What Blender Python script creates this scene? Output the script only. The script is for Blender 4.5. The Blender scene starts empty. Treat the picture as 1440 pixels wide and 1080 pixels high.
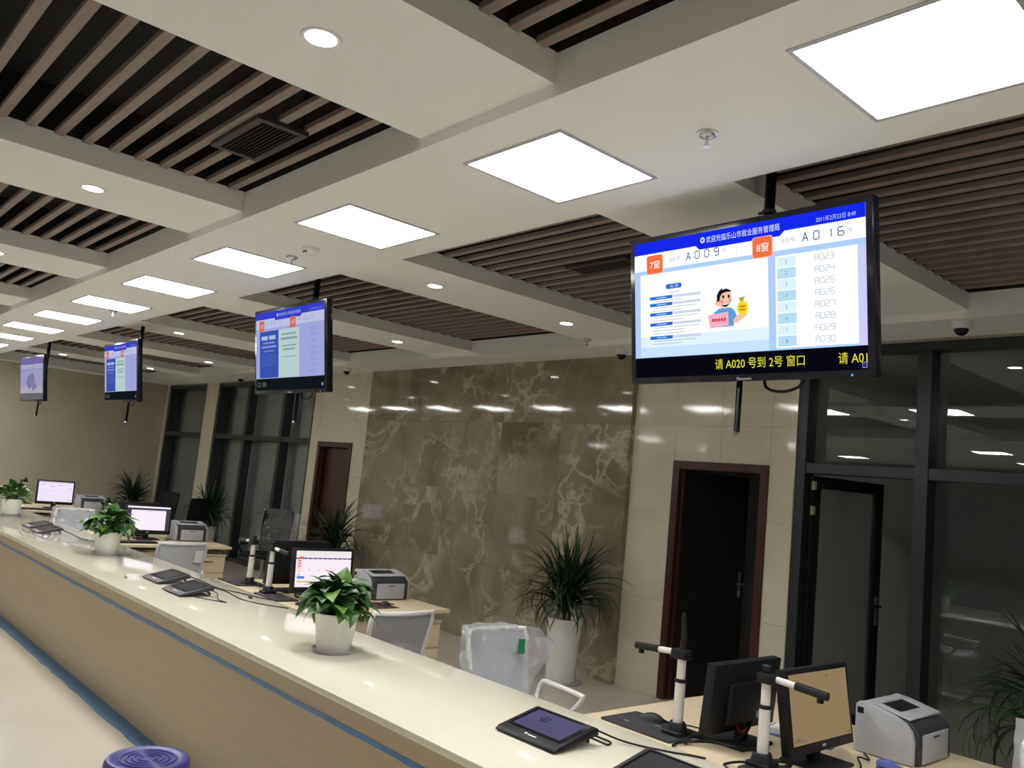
import bpy, bmesh, math, random
from mathutils import Vector, Matrix, noise

# ------------------------------------------------------------------ camera, world, exposure
SC = bpy.context.scene
COL = SC.collection
cam_d = bpy.data.cameras.new('camera')
cam = bpy.data.objects.new('camera', cam_d)
COL.objects.link(cam)
# rotation solved from the photograph's vanishing points (X along the counter, Y to the back wall)
R_ = Vector((0.66804565, 0.737813, 0.09667981))
D_ = Vector((-0.02373628, 0.15098785, -0.98825061))
F_ = Vector((-0.74374162, 0.6579017, 0.11837971))
CAM_H = 1.75
m = Matrix(((R_.x, -D_.x, -F_.x, 0), (R_.y, -D_.y, -F_.y, 0), (R_.z, -D_.z, -F_.z, CAM_H), (0, 0, 0, 1)))
cam.matrix_world = m
cam_d.sensor_width = 36.0
cam_d.lens = 1184.19 / 1440 * 36.0
cam_d.clip_start = 0.05
cam_d.clip_end = 100
SC.camera = cam
SC.view_settings.view_transform = 'Standard'
SC.view_settings.look = 'None'
SC.view_settings.gamma = 1.0
SC.view_settings.use_curve_mapping = False
SC.view_settings.exposure = 0.0
world = bpy.data.worlds.new('night')
SC.world = world
world.use_nodes = True
world.node_tree.nodes['Background'].inputs[0].default_value = (0.010, 0.012, 0.016, 1)
world.node_tree.nodes['Background'].inputs[1].default_value = 0.4
PANEL_POWER = 27.0
DOWN_POWER = 22.0

rnd = random.Random(7)
PI = math.pi

# ------------------------------------------------------------------ materials
def s2l(c):
    return tuple(((v / 255) / 12.92 if v / 255 <= 0.04045 else ((v / 255 + 0.055) / 1.055) ** 2.4) for v in c)

MATS = {}
def pm(name, c1, c2=None, scale=6.0, rough=0.5, metal=0.0, bump=0.0, bscale=40.0, spec=0.5, stretch=None, coat=0.0, alpha=1.0, trans=0.0):
    """principled surface whose colour drifts between two tones by noise"""
    if name in MATS: return MATS[name]
    mt = bpy.data.materials.new(name); mt.use_nodes = True
    nt = mt.node_tree; b = nt.nodes['Principled BSDF']
    c2 = c2 or tuple(v * 0.9 for v in c1)
    tc = nt.nodes.new('ShaderNodeTexCoord')
    mp = nt.nodes.new('ShaderNodeMapping')
    if stretch: mp.inputs['Scale'].default_value = stretch
    nt.links.new(tc.outputs['Object'], mp.inputs['Vector'])
    nz = nt.nodes.new('ShaderNodeTexNoise'); nz.inputs['Scale'].default_value = scale; nz.inputs['Detail'].default_value = 4
    nt.links.new(mp.outputs['Vector'], nz.inputs['Vector'])
    rp = nt.nodes.new('ShaderNodeValToRGB')
    rp.color_ramp.elements[0].position = 0.3; rp.color_ramp.elements[1].position = 0.7
    rp.color_ramp.elements[0].color = (*c1, 1); rp.color_ramp.elements[1].color = (*c2, 1)
    nt.links.new(nz.outputs['Fac'], rp.inputs['Fac'])
    nt.links.new(rp.outputs['Color'], b.inputs['Base Color'])
    b.inputs['Roughness'].default_value = rough
    b.inputs['Metallic'].default_value = metal
    b.inputs['Specular IOR Level'].default_value = spec
    b.inputs['Coat Weight'].default_value = coat
    b.inputs['Alpha'].default_value = alpha
    b.inputs['Transmission Weight'].default_value = trans
    if bump:
        n2 = nt.nodes.new('ShaderNodeTexNoise'); n2.inputs['Scale'].default_value = bscale
        nt.links.new(mp.outputs['Vector'], n2.inputs['Vector'])
        bp = nt.nodes.new('ShaderNodeBump'); bp.inputs['Strength'].default_value = bump; bp.inputs['Distance'].default_value = 0.01
        nt.links.new(n2.outputs['Fac'], bp.inputs['Height'])
        nt.links.new(bp.outputs['Normal'], b.inputs['Normal'])
    MATS[name] = mt
    return mt

def em(name, c, strength=1.0, c2=None):
    """light-giving surface; with c2 a vertical display gradient"""
    if name in MATS: return MATS[name]
    mt = bpy.data.materials.new(name); mt.use_nodes = True
    nt = mt.node_tree; nt.nodes.remove(nt.nodes['Principled BSDF'])
    e = nt.nodes.new('ShaderNodeEmission'); e.inputs['Color'].default_value = (*c, 1); e.inputs['Strength'].default_value = strength
    out = nt.nodes['Material Output']
    if c2:
        tc = nt.nodes.new('ShaderNodeTexCoord'); sp = nt.nodes.new('ShaderNodeSeparateXYZ')
        rp = nt.nodes.new('ShaderNodeValToRGB')
        nt.links.new(tc.outputs['Generated'], sp.inputs[0]); nt.links.new(sp.outputs['Z'], rp.inputs['Fac'])
        rp.color_ramp.elements[0].color = (*c2, 1); rp.color_ramp.elements[0].position = 0.1
        rp.color_ramp.elements[1].color = (*c, 1); rp.color_ramp.elements[1].position = 0.55
        nt.links.new(rp.outputs['Color'], e.inputs['Color'])
    nt.links.new(e.outputs[0], out.inputs['Surface'])
    MATS[name] = mt
    return mt

def stone(name, base, dark, vein, vein_amt, scale, rough, offset_by_tile=True, wav=0.02, spec=0.5):
    """polished stone with cloudy tone and branching veins, shifted from slab to slab"""
    mt = bpy.data.materials.new(name); mt.use_nodes = True
    nt = mt.node_tree; b = nt.nodes['Principled BSDF']; L = nt.links.new
    geo = nt.nodes.new('ShaderNodeNewGeometry')
    oi = nt.nodes.new('ShaderNodeObjectInfo')
    ml = nt.nodes.new('ShaderNodeMath'); ml.operation = 'MULTIPLY'; ml.inputs[1].default_value = 1.3 if offset_by_tile else 0.0
    L(oi.outputs['Random'], ml.inputs[0])
    cb = nt.nodes.new('ShaderNodeCombineXYZ'); L(ml.outputs[0], cb.inputs[1]); L(ml.outputs[0], cb.inputs[0])
    ad = nt.nodes.new('ShaderNodeVectorMath'); ad.operation = 'ADD'
    L(geo.outputs['Position'], ad.inputs[0]); L(cb.outputs[0], ad.inputs[1])
    # cloud
    n1 = nt.nodes.new('ShaderNodeTexNoise'); n1.inputs['Scale'].default_value = scale; n1.inputs['Detail'].default_value = 7; n1.inputs['Distortion'].default_value = 0.8
    L(ad.outputs[0], n1.inputs['Vector'])
    r1 = nt.nodes.new('ShaderNodeValToRGB'); r1.color_ramp.elements[0].position = 0.32; r1.color_ramp.elements[1].position = 0.68
    r1.color_ramp.elements[0].color = (*dark, 1); r1.color_ramp.elements[1].color = (*base, 1)
    L(n1.outputs['Fac'], r1.inputs['Fac'])
    # veins: thin zero-crossings of a distorted noise, broken by a second noise
    n2 = nt.nodes.new('ShaderNodeTexNoise'); n2.inputs['Scale'].default_value = scale * 0.75; n2.inputs['Detail'].default_value = 5; n2.inputs['Distortion'].default_value = 1.6
    L(ad.outputs[0], n2.inputs['Vector'])
    sb = nt.nodes.new('ShaderNodeMath'); sb.operation = 'SUBTRACT'; sb.inputs[1].default_value = 0.5; L(n2.outputs['Fac'], sb.inputs[0])
    ab = nt.nodes.new('ShaderNodeMath'); ab.operation = 'ABSOLUTE'; L(sb.outputs[0], ab.inputs[0])
    mr = nt.nodes.new('ShaderNodeMapRange'); mr.inputs['From Min'].default_value = 0.0; mr.inputs['From Max'].default_value = 0.035
    mr.inputs['To Min'].default_value = 1.0; mr.inputs['To Max'].default_value = 0.0; L(ab.outputs[0], mr.inputs['Value'])
    v3 = nt.nodes.new('ShaderNodeTexVoronoi'); v3.feature = 'DISTANCE_TO_EDGE'; v3.inputs['Scale'].default_value = scale * 1.1
    n4 = nt.nodes.new('ShaderNodeTexNoise'); n4.inputs['Scale'].default_value = scale * 1.8; n4.inputs['Detail'].default_value = 4
    L(ad.outputs[0], n4.inputs['Vector'])
    mxv = nt.nodes.new('ShaderNodeVectorMath'); mxv.operation = 'ADD'; L(ad.outputs[0], mxv.inputs[0]); L(n4.outputs['Color'], mxv.inputs[1])
    L(mxv.outputs[0], v3.inputs['Vector'])
    mr2 = nt.nodes.new('ShaderNodeMapRange'); mr2.inputs['From Max'].default_value = 0.07; mr2.inputs['To Min'].default_value = 1.0; mr2.inputs['To Max'].default_value = 0.0
    L(v3.outputs['Distance'], mr2.inputs['Value'])
    n3 = nt.nodes.new('ShaderNodeTexNoise'); n3.inputs['Scale'].default_value = scale * 0.9; L(mxv.outputs[0], n3.inputs['Vector'])
    mr3 = nt.nodes.new('ShaderNodeMapRange'); mr3.inputs['From Min'].default_value = 0.42; mr3.inputs['From Max'].default_value = 0.62; L(n3.outputs['Fac'], mr3.inputs['Value'])
    mm = nt.nodes.new('ShaderNodeMath'); mm.operation = 'MAXIMUM'; L(mr.outputs[0], mm.inputs[0]); L(mr2.outputs[0], mm.inputs[1])
    mu = nt.nodes.new('ShaderNodeMath'); mu.operation = 'MULTIPLY'; L(mm.outputs[0], mu.inputs[0]); L(mr3.outputs[0], mu.inputs[1])
    m2 = nt.nodes.new('ShaderNodeMath'); m2.operation = 'MULTIPLY'; m2.inputs[1].default_value = vein_amt; L(mu.outputs[0], m2.inputs[0])
    mix = nt.nodes.new('ShaderNodeMixRGB'); L(m2.outputs[0], mix.inputs[0]); L(r1.outputs[0], mix.inputs[1]); mix.inputs[2].default_value = (*vein, 1)
    L(mix.outputs[0], b.inputs['Base Color'])
    b.inputs['Roughness'].default_value = rough; b.inputs['Specular IOR Level'].default_value = spec
    if wav:
        nb = nt.nodes.new('ShaderNodeTexNoise'); nb.inputs['Scale'].default_value = 2.2; L(ad.outputs[0], nb.inputs['Vector'])
        bp = nt.nodes.new('ShaderNodeBump'); bp.inputs['Strength'].default_value = wav; bp.inputs['Distance'].default_value = 0.1
        L(nb.outputs['Fac'], bp.inputs['Height']); L(bp.outputs[0], b.inputs['Normal'])
    MATS[name] = mt
    return mt

def glassy(name, tint, ior=1.5, rough=0.0, bump=0.0, haze=0.0):
    """thin clear sheet: Fresnel reflection over tinted see-through"""
    mt = bpy.data.materials.new(name); mt.use_nodes = True
    nt = mt.node_tree; nt.nodes.remove(nt.nodes['Principled BSDF']); L = nt.links.new
    tr = nt.nodes.new('ShaderNodeBsdfTransparent'); tr.inputs[0].default_value = (*tint, 1)
    gl = nt.nodes.new('ShaderNodeBsdfGlossy'); gl.inputs['Roughness'].default_value = rough
    fr = nt.nodes.new('ShaderNodeFresnel')
    # both faces of the thin sheet reflect alike (no inner total reflection)
    ge = nt.nodes.new('ShaderNodeNewGeometry'); mi = nt.nodes.new('ShaderNodeMapRange')
    mi.inputs['To Min'].default_value = ior; mi.inputs['To Max'].default_value = 1 / ior
    L(ge.outputs['Backfacing'], mi.inputs['Value']); L(mi.outputs[0], fr.inputs[0])
    if bump:
        nz = nt.nodes.new('ShaderNodeTexNoise'); nz.inputs['Scale'].default_value = 11; nz.inputs['Detail'].default_value = 2
        tc = nt.nodes.new('ShaderNodeTexCoord'); L(tc.outputs['Object'], nz.inputs['Vector'])
        bp = nt.nodes.new('ShaderNodeBump'); bp.inputs['Strength'].default_value = bump; bp.inputs['Distance'].default_value = 0.08
        L(nz.outputs['Fac'], bp.inputs['Height']); L(bp.outputs[0], gl.inputs['Normal']); L(bp.outputs[0], fr.inputs['Normal'])
    mx = nt.nodes.new('ShaderNodeMixShader')
    L(fr.outputs[0], mx.inputs[0]); L(tr.outputs[0], mx.inputs[1]); L(gl.outputs[0], mx.inputs[2])
    last = mx
    if haze:
        df = nt.nodes.new('ShaderNodeBsdfDiffuse'); df.inputs[0].default_value = (0.85, 0.86, 0.88, 1)
        last = nt.nodes.new('ShaderNodeMixShader'); last.inputs[0].default_value = haze
        L(mx.outputs[0], last.inputs[1]); L(df.outputs[0], last.inputs[2])
        if bump:      # soft creases in the hazy film
            b2 = nt.nodes.new('ShaderNodeBump'); b2.inputs['Strength'].default_value = 0.45; b2.inputs['Distance'].default_value = 0.06
            L(nz.outputs['Fac'], b2.inputs['Height']); L(b2.outputs[0], df.inputs['Normal'])
    L(last.outputs[0], nt.nodes['Material Output'].inputs['Surface'])
    MATS[name] = mt
    return mt

M = dict(
    ceil=pm('ceiling_paint', (0.88, 0.88, 0.875), (0.86, 0.86, 0.855), 1.5, 0.75),
    void=pm('ceiling_void', (0.008, 0.008, 0.009), (0.012, 0.011, 0.012), 3, 0.9),
    slat=pm('slat_wood', (0.28, 0.22, 0.20), (0.225, 0.172, 0.155), 5, 0.55, stretch=(0.6, 12, 12)),
    vent=pm('vent_metal', (0.055, 0.045, 0.043), (0.035, 0.03, 0.03), 12, 0.5, 0.3),
    wallp=stone('beige_stone', (0.66, 0.615, 0.49), (0.59, 0.545, 0.43), (0.71, 0.665, 0.55), 0.35, 1.6, 0.06, True, 0.012),
    endwall=stone('beige_stone_plain', (0.50, 0.455, 0.355), (0.45, 0.41, 0.315), (0.55, 0.50, 0.40), 0.25, 1.2, 0.16, False),
    marble=stone('brown_marble', (0.315, 0.275, 0.19), (0.185, 0.157, 0.102), (0.55, 0.505, 0.385), 0.75, 1.45, 0.05, True, 0.012),
    floor=stone('floor_stone', (0.67, 0.625, 0.53), (0.62, 0.575, 0.485), (0.71, 0.665, 0.57), 0.2, 0.9, 0.10, False, 0.01),
    grout=pm('grout', (0.36, 0.33, 0.26), None, 10, 0.9),
    counter=pm('cream_quartz', (0.80, 0.765, 0.63), (0.77, 0.735, 0.605), 30, 0.07, coat=0.2),
    cfront=pm('counter_laminate', (0.50, 0.41, 0.28), (0.465, 0.38, 0.26), 3, 0.45, stretch=(0.3, 1, 6)),
    tape=pm('blue_film', (0.10, 0.24, 0.46), (0.075, 0.19, 0.38), 14, 0.4),
    desk=pm('desk_laminate', (0.74, 0.62, 0.44), (0.68, 0.565, 0.395), 3, 0.35, stretch=(8, 0.5, 8)),
    gapshade=pm('painted_gap_shade', (0.03, 0.025, 0.02), None, 5, 0.8),  # shade under the desktops, put into a near-black colour
    frame=pm('window_aluminium', (0.040, 0.046, 0.050), (0.032, 0.037, 0.041), 8, 0.35, 0.4),
    black=pm('black_plastic', (0.009, 0.009, 0.011), (0.014, 0.014, 0.016), 30, 0.45, spec=0.25),
    gloss=pm('gloss_black', (0.006, 0.006, 0.009), (0.009, 0.009, 0.013), 30, 0.14, spec=0.25),
    dgrey=pm('dark_grey_plastic', (0.040, 0.041, 0.047), (0.050, 0.050, 0.057), 40, 0.45, spec=0.3),
    lgrey=pm('light_grey_plastic', (0.42, 0.43, 0.45), (0.38, 0.39, 0.41), 20, 0.45),
    silver=pm('silver_tube', (0.78, 0.76, 0.74), (0.72, 0.70, 0.68), 30, 0.35, 0.25),
    chrome=pm('satin_metal', (0.6, 0.6, 0.6), None, 20, 0.25, 1.0),
    white=pm('white_plastic', (0.80, 0.80, 0.79), (0.76, 0.76, 0.75), 12, 0.35),
    potw=pm('white_ceramic', (0.80, 0.80, 0.76), (0.76, 0.76, 0.72), 6, 0.22),
    saucer=pm('grey_saucer', (0.42, 0.42, 0.43), None, 10, 0.4),
    soil=pm('soil', (0.03, 0.022, 0.015), (0.05, 0.035, 0.025), 30, 0.95, bump=0.6),
    leafA=pm('leaf_dark_green', (0.030, 0.085, 0.025), (0.045, 0.13, 0.035), 14, 0.35),
    leafB=pm('leaf_mid_green', (0.065, 0.17, 0.04), (0.045, 0.12, 0.03), 14, 0.35),
    leafC=pm('leaf_lime_green', (0.16, 0.30, 0.06), (0.10, 0.22, 0.045), 12, 0.35),
    strapA=pm('strap_leaf_dark', (0.016, 0.036, 0.014), (0.024, 0.055, 0.02), 10, 0.4),
    strapB=pm('strap_leaf_green', (0.030, 0.065, 0.024), (0.02, 0.045, 0.017), 10, 0.4),
    cane=pm('cane_bark', (0.09, 0.07, 0.045), (0.06, 0.045, 0.03), 25, 0.9),
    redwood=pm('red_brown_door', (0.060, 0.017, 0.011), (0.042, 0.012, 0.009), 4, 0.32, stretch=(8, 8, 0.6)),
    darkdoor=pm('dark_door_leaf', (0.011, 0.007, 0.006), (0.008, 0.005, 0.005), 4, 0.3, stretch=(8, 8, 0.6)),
    fabric=pm('grey_film_fabric', (0.60, 0.615, 0.65), (0.55, 0.565, 0.60), 9, 0.45),
    leather=pm('black_leather', (0.008, 0.008, 0.009), (0.011, 0.011, 0.012), 25, 0.6, spec=0.2, bump=0.15, bscale=120),
    blind=pm('grey_blind', (0.55, 0.57, 0.57), (0.51, 0.53, 0.53), 3, 0.8),
    officewall=pm('office_grey_wall', (0.72, 0.74, 0.73), (0.68, 0.70, 0.69), 2, 0.8),
    curtain=pm('curtain_cloth', (0.035, 0.034, 0.031), (0.026, 0.025, 0.023), 9, 0.9),
    purple=pm('purple_plastic', (0.035, 0.030, 0.20), (0.045, 0.038, 0.24), 12, 0.35),
    mousepad=pm('mouse_pad', (0.10, 0.03, 0.02), (0.05, 0.02, 0.02), 20, 0.8),
    red=pm('red_cable', (0.42, 0.03, 0.03), None, 20, 0.5),
    green=pm('green_label', (0.03, 0.22, 0.11), (0.05, 0.30, 0.16), 60, 0.5),
    blue=pm('blue_plastic', (0.11, 0.15, 0.45), None, 20, 0.45),
    paper=pm('paper', (0.80, 0.79, 0.78), None, 20, 0.8),
    brass=pm('hinge_brass', (0.55, 0.50, 0.34), None, 20, 0.4, 0.4),
    lightframe=pm('panel_frame', (0.55, 0.55, 0.58), (0.5, 0.5, 0.53), 12, 0.4, 0.3),
)
M['panel'] = em('panel_diffuser', (1.0, 0.985, 0.965), PANEL_POWER)
M['down'] = em('downlight_lens', (1.0, 0.97, 0.92), DOWN_POWER)
M['glass'] = glassy('window_glass', (0.80, 0.83, 0.82), 1.75)
M['dglass'] = glassy('door_glass', (0.80, 0.83, 0.82), 1.45, haze=0.09)
M['film'] = glassy('plastic_film', (0.92, 0.93, 0.95), 1.6, 0.10, 0.9, 0.27)
M['film2'] = glassy('thin_plastic_film', (0.95, 0.95, 0.96), 1.6, 0.10, 0.9, 0.07)
def mesh_fabric():
    mt = bpy.data.materials.new('chair_mesh'); mt.use_nodes = True
    nt = mt.node_tree; b = nt.nodes['Principled BSDF']; L = nt.links.new
    b.inputs['Base Color'].default_value = (0.40, 0.41, 0.42, 1); b.inputs['Roughness'].default_value = 0.7
    tc = nt.nodes.new('ShaderNodeTexCoord'); ck = nt.nodes.new('ShaderNodeTexVoronoi'); ck.inputs['Scale'].default_value = 220
    L(tc.outputs['Object'], ck.inputs['Vector'])
    mr = nt.nodes.new('ShaderNodeMapRange'); mr.inputs['From Min'].default_value = 0.2; mr.inputs['From Max'].default_value = 0.6
    mr.inputs['To Min'].default_value = 0.35; mr.inputs['To Max'].default_value = 0.8
    L(ck.outputs['Distance'], mr.inputs['Value']); L(mr.outputs[0], b.inputs['Alpha'])
    return mt
M['meshfab'] = mesh_fabric()

# ------------------------------------------------------------------ mesh helpers
class MB:
    def __init__(s): s.v = []; s.f = []; s.m = []
    def add(s, vs, fs, mat=None):
        o = len(s.v); s.v += [Vector(p) for p in vs]
        for f in fs: s.f.append([i + o for i in f]); s.m.append(mat)
        return s
    def box(s, x0, x1, y0, y1, z0, z1, mat=None, mtx=None):
        vs = [Vector((x, y, z)) for z in (z0, z1) for y in (y0, y1) for x in (x0, x1)]
        if mtx: vs = [mtx @ p for p in vs]
        return s.add(vs, [(0, 2, 3, 1), (4, 5, 7, 6), (0, 1, 5, 4), (2, 6, 7, 3), (0, 4, 6, 2), (1, 3, 7, 5)], mat)
    def tube(s, pts, r, n=8, mat=None, caps=True, flat=1.0):
        pts = [Vector(p) for p in pts]; rs = r if isinstance(r, (list, tuple)) else [r] * len(pts)
        vs = []; fs = []; ref = None
        for i, p in enumerate(pts):
            d = (pts[min(i + 1, len(pts) - 1)] - pts[max(i - 1, 0)]).normalized()
            if ref is None: ref = Vector((0, 0, 1)) if abs(d.z) < 0.9 else Vector((1, 0, 0))
            u = d.cross(ref)
            if u.length < 1e-5: u = d.cross(Vector((0, 1, 0)))
            u.normalize(); w = u.cross(d).normalized(); ref = w
            for k in range(n):
                a = 2 * PI * k / n
                vs.append(p + (u * math.cos(a) + w * math.sin(a) * flat) * rs[i])
        for i in range(len(pts) - 1):
            for k in range(n):
                a, b = i * n + k, i * n + (k + 1) % n
                fs.append((a, b, b + n, a + n))
        if caps: fs += [tuple(range(n))[::-1], tuple(range((len(pts) - 1) * n, len(pts) * n))]
        return s.add(vs, fs, mat)
    def lathe(s, prof, c=(0, 0, 0), n=24, mat=None, mtx=None):
        vs = []; fs = []; c = Vector(c)
        for r, z in prof:
            for k in range(n):
                a = 2 * PI * k / n; p = Vector((max(r, 1e-4) * math.cos(a), max(r, 1e-4) * math.sin(a), z))
                vs.append((mtx @ p if mtx else p) + c)
        for i in range(len(prof) - 1):
            for k in range(n):
                a, b = i * n + k, i * n + (k + 1) % n
                fs.append((a, b, b + n, a + n))
        return s.add(vs, fs, mat)
    def prism(s, poly, y0, y1, mat=None):
        """outline in x,z carried along y"""
        n = len(poly)
        vs = [(x, y0, z) for x, z in poly] + [(x, y1, z) for x, z in poly]
        fs = [tuple(range(n)), tuple(range(n, 2 * n))[::-1]] + [(i, i + n, (i + 1) % n + n, (i + 1) % n) for i in range(n)]
        return s.add(vs, fs, mat)
    def mesh(s, name, mat=None, bevel=0.0, seg=2, smooth=True, recalc=True):
        me = bpy.data.meshes.new(name)
        mats = []
        for q in s.m:
            q = q or mat
            if q not in mats: mats.append(q)
        me.from_pydata([tuple(p) for p in s.v], [], s.f)
        for q in mats: me.materials.append(q)
        me.polygons.foreach_set('material_index', [mats.index(q or mat) for q in s.m])
        if bevel or recalc:
            bm = bmesh.new(); bm.from_mesh(me)
            if recalc: bmesh.ops.recalc_face_normals(bm, faces=bm.faces)
            if bevel:
                ed = [e for e in bm.edges if len(e.link_faces) == 2 and e.calc_face_angle(0) > 0.5]
                bmesh.ops.bevel(bm, geom=ed, offset=bevel, segments=seg, affect='EDGES', profile=0.5, clamp_overlap=True)
            bm.to_mesh(me); bm.free()
        if smooth:
            me.shade_smooth(); me.set_sharp_from_angle(angle=0.61)
        me.update()
        return me
    def build(s, name, mat=None, parent=None, **k):
        world_space = k.pop('world', False)
        return link(name, s.mesh(name, mat, **k), parent, world_space)

def link(name, me, parent=None, world_space=False):
    o = bpy.data.objects.new(name, me); COL.objects.link(o)
    if parent:
        o.parent = parent
        if world_space: o.matrix_parent_inverse = parent.matrix_basis.inverted()
    return o
def tag(o, label=None, cat=None, group=None, kind=None):
    if label: o['label'] = label
    if cat: o['category'] = cat
    if group: o['group'] = group
    if kind: o['kind'] = kind
    return o
def thing(name, label, cat, loc=(0, 0, 0), rz=0.0, group=None, rx=0.0):
    o = bpy.data.objects.new(name, None); COL.objects.link(o)
    o.empty_display_size = 0.1
    o.location = loc; o.rotation_euler = (rx, 0, rz)
    return tag(o, label, cat, group)
def struct(name, me=None, label=None):
    o = bpy.data.objects.new(name, me); COL.objects.link(o); o['kind'] = 'structure'
    if label: o['label'] = label
    return o
def copy_tree(o, parent=None):
    c = o.copy(); COL.objects.link(c); c.parent = parent
    for ch in list(o.children): copy_tree(ch, c)
    return c
def bx(*a, **k): return MB().box(*a, **k)
def spline(pts, n=6):
    P = [Vector(p) for p in pts]; out = []
    for i in range(len(P) - 1):
        p0, p1, p2, p3 = P[max(i - 1, 0)], P[i], P[i + 1], P[min(i + 2, len(P) - 1)]
        for k in range(n):
            t = k / n
            out.append(0.5 * ((2 * p1) + (p2 - p0) * t + (2 * p0 - 5 * p1 + 4 * p2 - p3) * t * t + (3 * p1 - p0 - 3 * p2 + p3) * t ** 3))
    return out + [P[-1]]

# ------------------------------------------------------------------ flat display graphics
_tc = {}
def text_geo(body):
    if body in _tc: return _tc[body]
    cu = bpy.data.curves.new('txt', 'FONT'); cu.body = body; cu.resolution_u = 3
    o = bpy.data.objects.new('txt', cu); COL.objects.link(o)
    bpy.context.view_layer.update()
    ev = o.evaluated_get(bpy.context.evaluated_depsgraph_get()); me = ev.to_mesh()
    vs = [tuple(v.co[:2]) for v in me.vertices]; fs = [tuple(p.vertices) for p in me.polygons]
    ev.to_mesh_clear(); bpy.data.objects.remove(o); bpy.data.curves.remove(cu)
    _tc[body] = (vs, fs)
    return _tc[body]

class Screen:
    """draws flat print: u to the right 0..1, v down 0..1 on a w x h rectangle; layers stand 0.3 mm apart"""
    def __init__(s, tl, right, down, w, h, nrm):
        s.tl, s.r, s.d, s.w, s.h, s.n = Vector(tl), Vector(right), Vector(down), w, h, Vector(nrm)
        s.mb = MB()
    def P(s, u, v, l): return s.tl + s.r * (u * s.w) + s.d * (v * s.h) + s.n * (0.0004 * (l + 1))
    def poly(s, pts, mat, l): s.mb.add([s.P(u, v, l) for u, v in pts], [tuple(range(len(pts)))[::-1]], mat); return s
    def rect(s, u0, v0, u1, v1, mat, l): return s.poly([(u0, v0), (u1, v0), (u1, v1), (u0, v1)], mat, l)
    def ell(s, u, v, ru, rv, mat, l, n=20): return s.poly([(u + ru * math.cos(2 * PI * k / n), v + rv * math.sin(2 * PI * k / n)) for k in range(n)], mat, l)
    def rrect(s, u0, v0, u1, v1, r, mat, l):
        a = s.w / s.h; pts = []
        for cu, cv, b in ((u1 - r, v0 + r * a, -90), (u1 - r, v1 - r * a, 0), (u0 + r, v1 - r * a, 90), (u0 + r, v0 + r * a, 180)):
            for k in range(5):
                t = math.radians(b + k * 22.5); pts.append((cu + r * math.cos(t), cv + r * a * math.sin(t)))
        return s.poly(pts, mat, l)
    def text(s, body, u0, v, u1, hv, mat, l):
        """text squeezed between u0 and u1, hv = cap height in v, v = middle"""
        vs, fs = text_geo(body)
        if not vs: return s
        x0 = min(p[0] for p in vs); x1 = max(p[0] for p in vs); y0 = min(p[1] for p in vs); y1 = max(p[1] for p in vs)
        su = (u1 - u0) / (x1 - x0); sv = hv / (y1 - y0)
        s.mb.add([s.P(u0 + (x - x0) * su, v + hv / 2 - (y - y0) * sv, l) for x, y in vs], [f[::-1] for f in fs], mat)
        return s
    def seg(s, ch, u, v, wu, hv, mat, l, t=0.16):
        SEG = {'0': 'abcdef', '1': 'bc', '2': 'abged', '3': 'abgcd', '4': 'fgbc', '5': 'afgcd', '6': 'afgedc', '7': 'abc', '8': 'abcdefg', '9': 'abcdfg', 'A': 'abcefg'}
        a = s.w / s.h; tu = wu * t; tv = tu * a; g = tu * 0.25
        R = dict(a=(tu, 0, wu - tu, tv), d=(tu, hv - tv, wu - tu, hv), g=(tu, hv / 2 - tv / 2, wu - tu, hv / 2 + tv / 2),
                 f=(0, tv * .8, tu, hv / 2 - g), b=(wu - tu, tv * .8, wu, hv / 2 - g), e=(0, hv / 2 + g, tu, hv - tv * .8), c=(wu - tu, hv / 2 + g, wu, hv - tv * .8))
        for k in SEG.get(ch, ''):
            q = R[k]; s.rect(u + q[0], v + q[1], u + q[2], v + q[3], mat, l)
        return s
    def segs(s, txt, u, v, wu, hv, pitch, mat, l, t=0.16):
        for i, ch in enumerate(txt): s.seg(ch, u + i * pitch, v, wu, hv, mat, l, t)
        return s
    def build(s, name, parent): return s.mb.build(name, M['gloss'], parent, recalc=False, smooth=False)

# ================================================================== THE SETTING
X0, X1, Y0, YW = -18.0, 5.0, -8.0, 6.33        # hall extents, YW = face of the back wall
ZS, ZB, ZSL, ZV = 3.12, 3.17, 3.275, 3.52      # strip soffit, cross beams, slat underside, void above
YSA, YSB, YCE = 1.915, 2.93, 5.76              # main strip, end of the coffers at the back

struct('floor', bx(X0 - 0.2, X1 + 0.2, Y0 - 0.2, 10.2, -0.12, 0.0).mesh('floor', M['floor']), 'polished beige stone floor')

ceiling = struct('ceiling', None, 'white coffered ceiling with dark slatted recesses')
def cpart(name, *a, mat='ceil', **k):
    return bx(*a).build(name, M[mat], ceiling, **k)
cpart('void_panel', X0, X1, -1.0, YCE + 0.3, ZV, ZV + 0.05, mat='void')
ZU = ZSL + 0.012                                # white paint ends here, black void above
def cbeam(name, x0, x1, y0, y1, z):
    cpart(name, x0, x1, y0, y1, z, ZU)
    cpart('void_liner', x0, x1, y0, y1, ZU, ZV, mat='void')
cbeam('main_soffit', X0, X1, YSA, YSB, ZS)
cbeam('wall_soffit', X0, X1, YCE, YW + 0.25, ZS)
cpart('hall_soffit', X0, X1, -1.9, -0.9, ZS, ZV)
cpart('hall_ceiling', X0, X1, Y0, -1.9, ZB, ZV)
cbeam('end_soffit', X0, -17.55, -0.9, YSA, ZS)
cbeam('end_soffit', X0, -17.55, YSB, YCE, ZS)
PITCH = 2.57
BEAMS = [(-2.905 - PITCH * k, -2.094 - PITCH * k) for k in range(-2, 6)]
for a, b in BEAMS:
    cbeam('cross_beam', max(a, -17.55), b, -0.9, YSA, ZB)
    cbeam('cross_beam', max(a, -17.55), b, YSB, YCE, ZB)
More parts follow.
